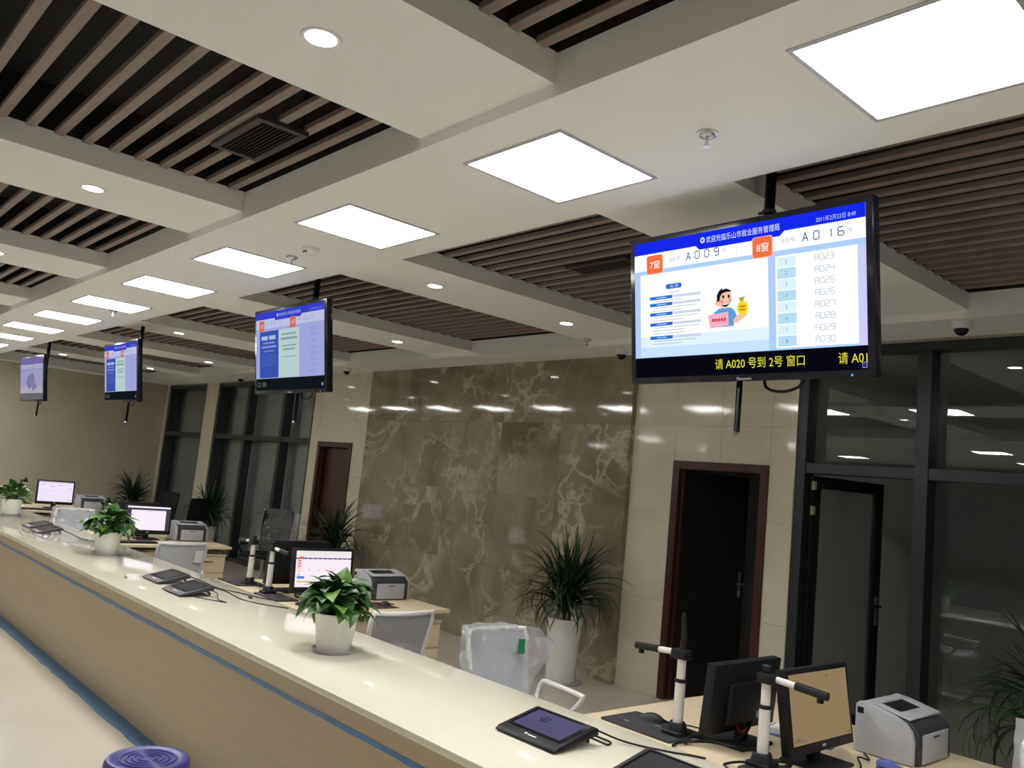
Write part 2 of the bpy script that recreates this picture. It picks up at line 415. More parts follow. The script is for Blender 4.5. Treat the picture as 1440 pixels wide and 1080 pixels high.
# slats run along the hall inside each coffer; one mesh per coffer length
COFF = [(BEAMS[i + 1][1], BEAMS[i][0]) for i in range(1, 7)] + [(-17.55, BEAMS[7][0])]
slat_mesh = {}
def slat(xa, xb, y):
    L = round(xb - xa, 3)
    if L not in slat_mesh:
        slat_mesh[L] = bx(-L / 2, L / 2, -0.0225, 0.0225, 0, 0.028).mesh('slat', M['slat'], bevel=0.002, seg=1)
    o = link('slat', slat_mesh[L], ceiling); o.location = ((xa + xb) / 2, y, ZSL)
SP = 0.130
for i, (xa, xb) in enumerate(COFF):
    n = 0; y = YSB + 0.075
    while y < YCE - 0.03:
        slat(xa, xb, y); y += SP
    if i < 6:
        y = YSA - 0.085
        while y > -0.85:
            slat(xa, xb, y); y -= SP
# nearest coffer towards the right end of the hall (out of the picture)
for xa, xb in [(BEAMS[1][1], BEAMS[0][0])]:
    mbs = MB()
    for j in range(21): mbs.box(xa, xb, YSB + 0.075 + j * SP - 0.0225, YSB + 0.075 + j * SP + 0.0225, ZSL, ZSL + 0.1)
    for j in range(21): mbs.box(xa, xb, YSA - 0.085 - j * SP - 0.0225, YSA - 0.085 - j * SP + 0.0225, ZSL, ZSL + 0.1)
    tag(mbs.build('slat_field', M['slat'], ceiling), kind='stuff')
cpart('end_cover', BEAMS[0][1], X1, -0.9, YSA, ZB, ZV)
cpart('end_cover', BEAMS[0][1], X1, YSB, YCE, ZB, ZV)

# ---- back wall: core segments between the openings, faced with stone tiles
W1 = (-17.86, -15.90); W2 = (-15.36, -11.64); D2 = (-11.38, -10.41); MB_ = (-10.0, -5.29); D1 = (-4.79, -3.81); W3 = (-3.58, 4.4)
DTOP = 2.117; WTOP = 3.10
wall = struct('wall_back', None, 'back wall faced with polished beige and brown stone')
def core(x0, x1, z0=0.0, z1=ZS): bx(x0, x1, YW, YW + 0.2, z0, z1).build('wall_core', M['grout'], wall)
for a in ((X0, W1[0]), (W1[1], W2[0]), (W2[1], D2[0]), (D2[1], D1[0]), (D1[1], W3[0]), (W3[1], X1)): core(*a)
for a in (W1, W2, W3): core(a[0], a[1], WTOP, ZS)
core(D2[0], D2[1], DTOP, ZS); core(D1[0], D1[1], DTOP, ZS)
ROWS = [(0.0, 0.84), (0.84, 1.64), (1.64, 2.44), (2.44, ZS)]
GAP = 0.0014
tile_meshes = {}
def tile(x0, x1, z0, z1, mat, proud=0.0, parent=None, name='tile'):
    w, h = round(x1 - x0, 3), round(z1 - z0, 3)
    if w < 0.02 or h < 0.02: return
    key = (w, h, mat, proud)
    if key not in tile_meshes:
        tile_meshes[key] = bx(GAP / 2, w - GAP / 2, -0.012 - proud, 0, GAP / 2, h - GAP / 2).mesh(name, M[mat], bevel=0.0015, seg=1)
    o = link(name, tile_meshes[key], parent or wall); o.location = (x0, YW - 0.0005, z0)
def tile_run(xs, rows, mat, proud=0.0):
    for a, b in zip(xs[:-1], xs[1:]):
        for z0, z1 in rows: tile(a, b, z0, z1, mat, proud)
tile_run([X0, W1[0]], ROWS, 'wallp')
tile_run([W1[1], W2[0]], ROWS, 'wallp')
tile_run([W2[1], D2[0]], ROWS, 'wallp')
tile_run([D2[1], MB_[0]], ROWS, 'wallp')
tile_run([MB_[1], D1[0]], ROWS, 'wallp')
tile_run([D1[1], W3[0]], ROWS, 'wallp')
tile_run([D2[0], D2[1]], [(DTOP, 2.44), (2.44, ZS)], 'wallp')
tile_run([D1[0], (D1[0] + D1[1]) / 2, D1[1]], [(DTOP, 2.44), (2.44, ZS)], 'wallp')
tile_run([MB_[0] + 0.942 * k for k in range(6)], ROWS, 'marble', 0.06)

# ---- other walls
struct('wall_end', bx(X0 - 0.2, X0, Y0, YW + 0.2, 0, ZV).mesh('wall_end', M['endwall']), 'plain beige stone end wall of the hall')
struct('wall_right', bx(X1, X1 + 0.2, Y0, 10, 0, ZV).mesh('wall_right', M['endwall']))
M['night'] = pm('night_facade', (0.035, 0.038, 0.04), (0.028, 0.03, 0.032), 2, 0.25)
struct('wall_front', bx(X0, X1, Y0 - 0.2, Y0, 0, ZV).mesh('wall_front', M['night']), 'dark glazed entrance front')
struct('wall_office', bx(-3.9, X1, 9.7, 9.9, 0, 3.2).mesh('wall_office', M['officewall']), 'grey wall of the dark office behind the glass')
struct('wall_partition', bx(-3.80, -3.66, YW + 0.2, 9.7, 0, 3.2).mesh('wall_partition', M['officewall']))
struct('ceiling_office', bx(-18, X1, YW + 0.25, 9.9, 3.1, 3.3).mesh('ceiling_office', M['officewall']))
struct('wall_corridor', bx(-18.2, -3.8, 8.6, 8.8, 0, 3.2).mesh('wall_corridor', M['officewall']))

# ---- glazing
def window(name, x0, x1, mull, rows, label, blind=False, skip=()):
    w = struct(name, None, label)
    fr = MB(); t = 0.055; ya, yb = YW + 0.005, YW + 0.16
    fr.box(x0, x0 + 0.08, ya, yb, 0, WTOP); fr.box(x1 - 0.08, x1, ya, yb, 0, WTOP)
    fr.box(x0 + .08, x1 - .08, ya, yb, WTOP - 0.065, WTOP)
    fr.build('frame', M['frame'], w, bevel=0.003, seg=1)
    for mx in mull: bx(mx - 0.05, mx + 0.05, ya, yb, 0, WTOP - .065).build('mullion', M['frame'], w, bevel=0.003, seg=1)
    xs = [x0 + 0.08] + [q for mx in mull for q in (mx - 0.05, mx + 0.05)] + [x1 - 0.08]
    for i in range(0, len(xs), 2):
        bx(xs[i], xs[i + 1], ya + 0.01, yb, 2.075, 2.16).build('transom', M['frame'], w, bevel=0.003, seg=1)
        bx(xs[i], xs[i + 1], YW + 0.165, YW + 0.175, 2.16, WTOP - .065).build('pane', M['glass'], w, smooth=False)
        if i // 2 not in skip:
            bx(xs[i], xs[i + 1], YW + 0.165, YW + 0.175, 0.06, 2.075).build('pane', M['glass'], w, smooth=False)
            bx(xs[i], xs[i + 1], ya + 0.01, yb, 0, 0.06).build('sill_rail', M['frame'], w)
    if blind: bx(x0 - 0.55, x1 + 0.05, YW + 0.30, YW + 0.31, 0.02, 3.08).build('blind', M['blind'], w, smooth=False)
    return w
window('window_1', *W1, [], 2, 'narrow dark-framed window next to the end wall', True)
window('window_2', *W2, [-14.05, -12.70], 2, 'wide dark-framed window of three bays', True)
window('window_3', *W3, [-2.59, -1.0, 0.6, 2.2, 3.4], 2, 'dark-framed glass partition beside the doorway', False, skip=(0,))

# glass door standing open into the office
d3 = struct('door_3', None, 'black-framed glass door standing open into the dark office')
d3.location = (-3.485, YW + 0.09, 0); d3.rotation_euler = (0, 0, math.radians(76))
fr = MB(); LW = 0.85; ZT = 2.06
fr.box(0, .095, -.022, .022, .01, ZT); fr.box(LW - .095, LW, -.022, .022, .01, ZT)
fr.box(.095, LW - .095, -.022, .022, ZT - .095, ZT); fr.box(.095, LW - .095, -.022, .022, .01, .16)
fr.build('leaf_frame', M['black'], d3, bevel=0.003, seg=1)
bx(.095, LW - .095, -.004, .004, .16, ZT - .095).build('pane', M['dglass'], d3, smooth=False)
for z in (1.78, 1.98): bx(-.02, .012, -.05, -.02, z - .035, z + .035).build('hinge', M['brass'], d3, bevel=.003, seg=1)
bx(LW - .065, LW - .03, -.034, -.022, .88, 1.12).build('handle_plate', M['chrome'], d3, bevel=.004)
MB().tube([(LW - .048, -.03, 1.04), (LW - .048, -.075, 1.04), (LW - .16, -.075, 1.04)], .010, 8).build('handle', M['black'], d3)

# ---- wooden doors
def wood_door(name, x0, x1, angle, label):
    d = struct(name, None, label)
    fr = MB(); t = .075
    pol = [(x0, x0 + t, 0, DTOP), (x1 - t, x1, 0, DTOP), (x0 + t, x1 - t, DTOP - t, DTOP)]
    for a, b, z0, z1 in pol: fr.box(a, b, YW - .03, YW + .22, z0, z1)
    fr.box(x0 + t, x0 + t + .02, YW + .02, YW + .06, 0, DTOP - t); fr.box(x1 - t - .02, x1 - t, YW + .02, YW + .06, 0, DTOP - t)
    fr.build('door_frame', M['redwood'], d, bevel=.004, seg=1)
    lw = (x1 - x0) - 2 * t - .01
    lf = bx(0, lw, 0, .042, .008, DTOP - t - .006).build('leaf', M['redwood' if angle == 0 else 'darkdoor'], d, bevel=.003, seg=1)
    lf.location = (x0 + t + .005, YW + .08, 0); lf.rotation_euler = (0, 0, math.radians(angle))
    MB().box(lw - .085, lw - .045, -.008, 0, .90, 1.14).tube([(lw - .065, -.005, 1.03), (lw - .065, -.055, 1.03), (lw - .17, -.055, 1.03)], .010, 8).lathe([(.0, .012), (.016, .012), (.018, 0)], (lw - .065, -.008, .95), 12, mtx=Matrix.Rotation(PI / 2, 4, 'X')).build('handle', M['chrome'], lf)
    return d
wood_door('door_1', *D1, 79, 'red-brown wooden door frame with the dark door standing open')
wood_door('door_2', *D2, 0, 'closed red-brown wooden door beside the wide window')

# curtain inside the office
mb = MB(); n = 90; xa, xb, z0, z1 = -2.25, 1.5, .02, 3.05
vs = []
for i in range(n + 1):
    x = xa + (xb - xa) * i / n
    yy = 7.6 + .05 * math.sin(i * 1.25) + .02 * math.sin(i * .37)
    vs += [(x, yy, z0), (x, yy, z1), (x, yy + .006, z0), (x, yy + .006, z1)]
fs = []
for i in range(n):
    a, b = 4 * i, 4 * i + 4
    fs += [(a, b, b + 1, a + 1), (a + 2, a + 3, b + 3, b + 2), (a + 1, b + 1, b + 3, a + 3), (a, a + 2, b + 2, b)]
mb.add(vs, fs)
tag(mb.build('curtain', M['curtain']), 'grey-brown pleated curtain hanging in the office behind the glass partition', 'curtain')

# ================================================================== CEILING FITTINGS
lp = thing('ceiling_light_panel', 'lit square white light panel set flush in the main ceiling strip', 'ceiling light', group='square light panels in the main strip')
mb = MB()
for a in ((-.30, .30, -.30, -.282), (-.30, .30, .282, .30), (-.30, -.282, -.282, .282), (.282, .30, -.282, .282)): mb.box(*a, -.006, .004)
mb.build('frame', M['lightframe'], lp, bevel=.002, seg=1)
bx(-.283, .283, -.283, .283, -.003, .002).build('diffuser', M['panel'], lp, smooth=False)
first = True
for k in range(-2, 11):
    o = lp if first else copy_tree(lp); first = False
    o.location = (-1.01 - 1.55 * k, 2.417, ZS)
hall = copy_tree(lp); first = True
for yy in (-3.75, -6.2):
    for k in range(0, 11, 2):
        o = hall if first else copy_tree(hall); first = False
        o.location = (2.0 - 1.9 * k, yy, ZB)
        o['label'] = 'lit square white light panel in the public hall ceiling'; o['group'] = 'light panels of the public hall'

dl = thing('downlight', 'small round lit downlight recessed in a white cross beam', 'downlight', group='downlights in the cross beams')
MB().lathe([(.054, .004), (.054, -.004), (.066, -.006), (.070, 0), (.070, .004)], n=28).build('trim_ring', M['white'], dl)
MB().lathe([(.0, -.003), (.055, -.003), (.055, .004)], n=28).build('lens', M['down'], dl)
first = True
for a, b in BEAMS[1:]:
    for yy in (-0.2, 1.21, 3.62, 5.04):
        o = dl if first else copy_tree(dl); first = False
        o.location = ((a + b) / 2, yy, ZB)

def sprinkler(x, y, z, label):
    t = thing('sprinkler', label, 'sprinkler', (x, y, z))
    MB().lathe([(.0, -.022), (.018, -.021), (.026, -.016), (.030, -.008), (.040, -.007), (.041, 0)], n=20).build('escutcheon', M['chrome'], t)
    MB().tube([(0, 0, -.02), (0, 0, -.05)], .006, 8).lathe([(.004, -.045), (.017, -.053), (.017, -.056), (.0, -.056)], n=14).build('deflector', M['chrome'], t)
sprinkler(-1.83, 2.467, ZS, 'chrome fire sprinkler in the main ceiling strip close to the cartoon display')
sprinkler(-5.166, 2.50, ZS, 'small chrome fire sprinkler next to the smoke detector')
sprinkler(-9.13, 2.55, ZS, 'chrome fire sprinkler in the main strip above the desk with the white window monitor')
sprinkler(-5.397, 5.66, ZB, 'chrome fire sprinkler on a cross beam near the back wall')
t = thing('smoke_detector', 'round white smoke detector on the main ceiling strip', 'smoke detector', (-4.84, 2.46, ZS))
MB().lathe([(.0, -.045), (.034, -.045), (.040, -.034), (.052, -.018), (.056, 0)], n=24).build('housing', M['white'], t)
for k in range(3): bx(-.006, .006, -.045, -.040, -.036, -.026, mtx=Matrix.Rotation(math.radians(-25 + 25 * k), 4, 'Z')).build('slot', M['black'], t)

def dome_cam(x, y, label):
    t = thing('dome_camera', label, 'security camera', (x, y, ZS))
    MB().lathe([(.062, 0), (.064, -.02), (.058, -.045), (.048, -.052)], n=24).build('housing', M['white'], t)
    MB().lathe([(.0, -.098), (.018, -.094), (.034, -.082), (.044, -.064), (.047, -.05)], n=24).build('dome', M['gloss'], t)
dome_cam(-2.17, 5.86, 'white dome security camera with black lens above the glass partition')
dome_cam(-5.24, 5.98, 'white dome security camera where the marble wall ends near the open door')
dome_cam(-10.1, 5.9, 'white dome security camera where the marble wall ends near the closed door')
dome_cam(-13.6, 5.95, 'white dome security camera above the wide three-bay window')

def vent(x0, x1, y0, y1, label):
    t = thing('air_vent', label, 'air vent', ((x0 + x1) / 2, (y0 + y1) / 2, ZSL - .012))
    w, h = (x1 - x0) / 2, (y1 - y0) / 2; f = .035
    MB().box(-w, w, -h, -h + f, -.012, .012).box(-w, w, h - f, h, -.012, .012).box(-w, -w + f, -h + f, h - f, -.012, .012).box(w - f, w, -h + f, h - f, -.012, .012).build('frame', M['vent'], t, bevel=.003, seg=1)
    bx(-w + f, w - f, -h + f, h - f, .0085, .0115).build('duct_back', M['void'], t)
    for k in range(9):
        yy = -h + f + (k + .5) * (2 * h - 2 * f) / 9
        bx(-w + f, w - f, -.010, .010, -.001, .001, mtx=Matrix.Translation((0, yy, -.003)) @ Matrix.Rotation(.6, 4, 'X')).build('louvre', M['vent'], t)
    MB().tube([(w - .03, h - .02, .01), (w - .03, h - .02, .2)], .012, 6).build('hanger', M['vent'], t)
vent(-4.04, -3.505, 1.45, 1.70, 'dark louvred air vent hung below the coarse slats, beside the downlight beam')
vent(-4.04, -3.50, 3.95, 4.16, 'black air vent in the slatted recess on the back-wall side')

# ================================================================== HANGING DISPLAYS
C = lambda n, c, s=1.0: em('display_' + n, s2l(c), s)
def tv(x, y, z, content, label, pole_dx=0.02, tilt=8.0, yaw=0.0):
    t = thing('hanging_display', label, 'television', (x, y, z), math.radians(yaw), 'hanging queue displays')
    th = math.radians(tilt); RM = Matrix.Rotation(th, 4, 'X')
    W, Hh, bz = 1.20, .70, .030
    MB().box(-W / 2, W / 2, 0, .055, -Hh / 2, Hh / 2, mtx=RM).build('housing', M['gloss'], t, bevel=.008, seg=2)
    MB().box(-.42, .42, .055, .10, -.26, .22, mtx=RM).build('rear_shell', M['black'], t, bevel=.012)
    sw, sh = 1.14, .643
    n = RM @ Vector((0, -1, 0)); r = Vector((1, 0, 0)); dn = RM @ Vector((0, 0, -1))
    tl = RM @ Vector((-sw / 2, -.0005, Hh / 2 - .027))
    sc = Screen(tl, r, dn, sw, sh, n)
    content(sc)
    scr = sc.build('screen', t)
    # brand mark and standby lamp on the lower frame
    s2 = Screen(tl, r, dn, sw, sh, n)
    s2.text('Panasonic', .492, 1.030, .555, .020, M['lgrey'], 0); s2.ell(.944, 1.030, .004, .007, C('lamp', (70, 130, 255), 2.0), 0)
    s2.build('frame_print', t)
    ya = .17; px = pole_dx
    MB().tube([(px, ya, 3.42 - z), (px, ya, .10)], .024, 12).build('pole', M['gloss'], t)
    MB().tube([(px, ya, .45), (px, ya, .435)], .031, 12).tube([(px - .03, ya - .012, .44), (px - .045, ya - .012, .44)], .007, 6).build('clamp', M['dgrey'], t)
    MB().box(-.2, .2, .095, .14, -.12, .12).box(-.06, .06, .135, .2, -.1, .16).build('bracket', M['black'], t, bevel=.004, seg=1)
    MB().tube([(-.075, ya, .05), (-.075, ya, -.555)], .014, 10).tube([(-.075, ya, -.55), (-.075, ya - .012, -.565)], .009, 8, mat=M['chrome']).build('lower_pole', M['gloss'], t)
    MB().tube(spline([(.08, .12, -.3), (.09, .12, -.365), (.17, .12, -.385), (.25, .12, -.36), (.27, .11, -.3)]), .007, 6).build('cable_loop', M['black'], t)
    return t

def header(s, w, blue, ink, t1, t2, ow, lines, big):
    s.rect(0, 0, 1, .085, blue, 1)
    s.poly([(.31, .085), (.70, .085), (.675, .118), (.33, .118)], blue, 2)
def content_main(s):
    bg = C('ice', (176, 208, 250), 1.0); white = C('white', (250, 252, 255), 1.08); blue = C('blue', (22, 40, 236), 1.0)
    navy = C('navy', (56, 80, 140)); org = C('orange', (244, 112, 62)); pink = C('pinkrim', (255, 190, 170))
    pale = C('paleblue', (184, 222, 244)); pale2 = C('palerow', (222, 244, 252)); ink = C('ink', (110, 122, 150)); grey = C('greyink', (172, 184, 196))
    mid = C('midblue', (44, 112, 208)); lav = C('lavbar', (206, 214, 236)); black = C('tick', (7, 8, 18)); yel = C('tickyellow', (226, 222, 60))
    s.rect(0, 0, 1, .855, bg, 0)
    s.rect(.0, .855, 1, 1, black, 0)
    s.rect(0, .0, 1, .210, white, 1)
    s.rect(0, .0, 1, .088, blue, 2); s.poly([(.31, .087), (.70, .087), (.68, .118), (.33, .118)], blue, 2)
    s.text('欢迎光临乐山市就业服务管理局', .362, .056, .68, .046, C('titleink', (226, 236, 255)), 3)
    s.ell(.345, .055, .011, .021, C('titleink', (226, 236, 255)), 3, 8); s.ell(.345, .055, .005, .010, blue, 4, 8)
    s.text('2011年2月22日 8:49', .822, .055, .967, .034, C('dateink', (190, 205, 255)), 3)
    for u, lab in ((.067, '7窗'), (.569, '8窗')):
        s.rrect(u - .003, .100, u + .083, .242, .010, pink, 3); s.rrect(u, .104, u + .080, .236, .009, org, 4)
        s.text(lab, u + .016, .172, u + .066, .060, white, 5)
    for u, num in ((.179, '009'), (.683, '016')):
        s.text('当前号:', u, .152, u + .062, .034, grey, 3)
        s.text('A', u + .085, .150, u + .110, .058, navy, 3)
        s.segs(num, u + .128, .121, .024, .058, .045, navy, 3)
        s.text('号', u + .255, .152, u + .272, .030, grey, 3)
    s.rect(.497, .125, .4985, .205, lav, 3)
    # left sheet
    s.rect(.030, .240, .631, .850, em('display_sheet', s2l((253, 254, 255)), 1.05), 1)
    s.rect(.030, .70, .631, .78, C('sheetlow', (224, 240, 255), 1.03), 2); s.rect(.030, .78, .631, .850, C('sheetlow2', (202, 228, 255), 1.0), 2)
    s.rrect(.163, .328, .242, .364, .008, mid, 3); s.text('公 示', .185, .346, .225, .020, white, 4)
    s.rect(.18, .384, .232, .394, lav, 3)
    for i, v in enumerate((.421, .471, .541, .615, .712)):
        s.poly([(.080, v - .012), (.197, v - .012), (.194, v + .012), (.080, v + .012)], mid, 3)
        s.rect(.20, v - .010, .332, v + .008, lav, 3)
        s.rect(.115, v - .003, .165, v + .003, pale, 4)
        for j in range((1, 2, 2, 3, 2)[i]):
            s.rect(.105 if j == 0 else .092, v + .022 + j * .022, (.24, .315, .32, .325, .31)[i] - (.07 if j else 0), v + .0265 + j * .022, grey, 3)
    # cartoon clerk with a notice and a money bag
    skin = C('skin', (246, 196, 170)); cloth = C('cloth', (92, 160, 222)); hair = C('hair', (24, 22, 30)); yl = C('bag', (246, 220, 40)); pk = C('notice', (248, 178, 200)); rd = C('redink', (216, 70, 96))
    s.poly([(.398, .565), (.42, .545), (.47, .545), (.487, .57), (.50, .62), (.484, .635), (.482, .672), (.385, .672), (.385, .60)], cloth, 3)
    s.poly([(.478, .635), (.500, .60), (.535, .585), (.545, .60), (.525, .625), (.495, .655)], skin, 4)
    s.ell(.442, .485, .033, .064, skin, 4); s.ell(.411, .505, .010, .022, skin, 4)
    s.poly([(.409, .50), (.408, .455), (.418, .425), (.432, .408), (.434, .418), (.452, .413), (.470, .428), (.474, .440), (.452, .436), (.432, .445), (.424, .465), (.420, .495)], hair, 5)
    for e in (.438, .462): s.ell(e, .468, .005, .013, hair, 6, 10)
    s.ell(.430, .497, .009, .013, C('blush', (244, 150, 136)), 5, 12); s.ell(.466, .494, .007, .012, C('blush', (244, 150, 136)), 5, 12)
    s.poly([(.430, .515), (.462, .512), (.458, .532), (.445, .538), (.435, .532)], hair, 6); s.poly([(.433, .517), (.460, .514), (.457, .522), (.437, .524)], white, 7)
    s.poly([(.366, .585), (.459, .572), (.461, .662), (.377, .678)], pk, 6); s.rect(.385, .612, .449, .634, rd, 7)
    for k in range(4): s.rect(.397 + k * .013, .610, .3995 + k * .013, .636, pk, 8)
    s.ell(.522, .556, .025, .047, yl, 5); s.poly([(.505, .487), (.534, .480), (.524, .512), (.514, .514)], C('bagneck', (190, 170, 50)), 6)
    s.rect(.509, .540, .535, .552, C('bagink', (214, 130, 30)), 6); s.rect(.509, .562, .535, .574, C('bagink', (214, 130, 30)), 6)
    for du, dv in ((.50, .47), (.515, .46), (.54, .462), (.553, .475), (.56, .495)): s.rect(du, dv, du + .003, dv + .005, grey, 4)
    # right list
    s.rect(.661, .246, .970, .842, white, 1)
    for i in range(8):
        v0 = .252 + i * .0728
        s.rect(.668, v0 + .004, .742, v0 + .071, pale if i % 2 else pale2, 2)
        s.text(str(i + 1), .701 if i else .7030, v0 + .037, .707 if i else .7055, .026, ink, 3)
        s.segs('A0%d' % (23 + i), .815, v0 + .018, .0165, .040, .0188, grey, 3, .13)
    s.rect(.97, .25, 1, .855, C('edge', (206, 206, 252)), 1)
    # running line
    s.text('请 A020 号到 2号 窗口', .396, .926, .771, .072, yel, 2)
    s.text('请 A01', .896, .926, .998, .072, yel, 2)
    s.rect(.980, .955, .998, .99, C('icon', (140, 130, 220)), 3); s.rect(.983, .961, .995, .984, black, 4); s.rect(.985, .970, .993, .973, C('icon', (140, 130, 220)), 5)
def content_side(tint):
    def f(s):
        k = tint
        bg = C('lav%d' % k, (176, 182, 240), .8); pane = C('lavpane%d' % k, (206, 212, 246), .8); blue = C('sblue%d' % k, (58, 66, 214), .85)
        deep = C('sdeep%d' % k, (62, 92, 190), .8); grn = C('sgreen%d' % k, (200, 226, 224), .8); org = C('sorg%d' % k, (226, 116, 76), .85); ink = C('sink%d' % k, (150, 160, 226), .8)
        lite = C('slite%d' % k, (190, 206, 246), .8); gr = C('sgr%d' % k, (150, 176, 168), .8); black = C('sblk%d' % k, (20, 26, 30), .8)
        s.rect(0, 0, 1, .85, bg, 0); s.rect(0, .85, 1, 1, black, 0)
        s.rect(0, 0, 1, .210, pane, 1); s.rect(0, 0, 1, .088, blue, 2); s.poly([(.29, .087), (.70, .087), (.68, .118), (.31, .118)], blue, 2)
        s.text('欢迎光临乐山市就业服务管理局', .36, .056, .68, .042, lite, 3); s.ell(.34, .056, .012, .022, lite, 3, 8)
        s.text('2011年2月22日 8:49', .80, .055, .97, .032, ink, 3)
        for u, lab in ((.055, '5窗' if k == 2 else '3窗'), (.53, '6窗' if k == 2 else '4窗')):
            s.rrect(u, .104, u + .080, .240, .009, org, 4); s.text(lab, u + .016, .172, u + .066, .058, pane, 5)
            s.text('当前号:', u + .10, .152, u + .16, .034, ink, 3)
            s.segs('A012' if u < .5 else 'A022', u + .19, .125, .022, .055, .042, ink, 3)
        s.rect(.06, .245, .355, .84, deep, 1)
        for a, b, v, h in ((.09, .19, .33, .05), (.21, .31, .33, .05), (.11, .30, .395, .018), (.09, .32, .445, .026), (.12, .29, .50, .012)):
            s.rect(a, v - h / 2, b, v + h / 2, lite if v < .36 else ink, 2)
        for j in range(8): s.rect(.085, .545 + j * .02, .33, .551 + j * .02, C('sfaint%d' % k, (92, 118, 206), .8), 2)
        s.rect(.36, .245, .66, .845, grn, 1)
        for a, b, v, h in ((.40, .62, .31, .022), (.39, .63, .365, .03), (.41, .62, .455, .016), (.42, .60, .50, .022), (.42, .62, .59, .010)): s.rect(a, v - h / 2, b, v + h / 2, gr, 2)
        for j in range(8): s.segs('A0%d' % (23 + j), .82, .27 + j * .072, .018, .036, .021, ink, 2, .16)
        s.text('口 到', .03, .925, .16, .06, C('sdim%d' % k, (150, 156, 130), .6), 1)
        s.rect(.965, .93, .985, .965, ink, 1)
    return f
def content_map(s):
    s.rect(0, 0, 1, .85, C('mapbg', (178, 176, 214), .75), 0); s.rect(0, .85, 1, 1, C('mapfoot', (116, 114, 120), .8), 0)
    s.rect(0, 0, 1, .16, C('maphead', (126, 112, 178), .8), 1); s.rect(.0, .16, 1, .28, C('mapwhite', (188, 188, 224), .75), 1)
    s.rect(.56, .04, .575, .27, C('mapink', (132, 128, 178), .7), 2); s.rect(0, .28, 1, .29, C('mapink', (132, 128, 178), .7), 2)
    s.poly([(.34, .45), (.55, .36), (.66, .50), (.58, .66), (.40, .76), (.28, .60)], C('mapland', (140, 136, 178), .75), 2)
    s.poly([(.48, .60), (.70, .58), (.74, .74), (.56, .80)], C('mapland2', (150, 146, 186), .75), 3)
    s.rect(.0, .70, 1, .85, C('mappale', (196, 190, 206), .75), 1)
tv(-2.05, 3.065, 2.634, content_main, 'large bright queue display reading windows 7 and 8, with a cartoon clerk on its screen')
tv(-6.13, 3.035, 2.640, content_side(2), 'hanging queue display above the web page monitor, blue and green columns on screen')
tv(-10.26, 3.04, 2.60, content_side(3), 'hanging queue display above the desk whose monitor shows a white window')
tv(-14.55, 3.05, 2.65, content_map, 'pale lavender hanging display with a map-like grey shape, closest to the end wall', yaw=3)

# ================================================================== COUNTER AND DESKS
ZC, ZD = .775, .75
ct = thing('service_counter', 'long cream-topped service counter with tan front and blue film strips', 'counter', (0, 0, 0))
CX0, CX1 = -16.6, 2.6
bx(CX0, CX1, 2.045, 2.915, ZC - .032, ZC).build('worktop', M['counter'], ct, bevel=.006)
bx(CX0 + .02, CX1 - .02, 2.068, 2.088, 0.0, ZC - .032).build('front_panel', M['cfront'], ct)
bx(CX0 + .02, CX1 - .02, 2.50, 2.52, 0.0, ZC - .032).build('knee_panel', M['cfront'], ct)
mb = MB(); n = 90
def strip(z0, z1, name, seed):
    r = random.Random(seed); mb = MB(); vs = []; fs = []
    xs = [CX0 + .02 + (CX1 - CX0 - .04) * i / 120 for i in range(121)]
    for x in xs:
        a, b = r.uniform(-.003, .003), r.uniform(-.003, .003)
        for y in (2.0655, 2.068): vs += [(x, y, z0 + a if z0 > .01 else z0), (x, y, z1 + b)]
    for i in range(120):
        a, b = 4 * i, 4 * i + 4
        fs += [(a, b, b + 1, a + 1), (a + 2, a + 3, b + 3, b + 2), (a + 1, b + 1, b + 3, a + 3), (a, a + 2, b + 2, b)]
    mb.add(vs, fs).build(name, M['tape'], ct)
strip(.640, .664, 'film_strip', 3)
r = random.Random(5); vs = []; fs = []
for i in range(121):
    x = CX0 + .02 + (CX1 - CX0 - .04) * i / 120; y = 1.968 + r.uniform(-.008, .006)
    vs += [(x, y, 0.0), (x, y, .003), (x, 2.066, .0), (x, 2.066, .010)]
for i in range(120):
    a, b = 4 * i, 4 * i + 4
    fs += [(a, b, b + 1, a + 1), (a + 2, a + 3, b + 3, b + 2), (a + 1, b + 1, b + 3, a + 3)]
MB().add(vs, fs).build('floor_film', M['tape'], ct)
for x in [CX0 + .02 + k * 2.0 for k in range(10)]: bx(x, x + .025, 2.088, 2.50, 0, ZC - .032).build('support_panel', M['cfront'], ct)

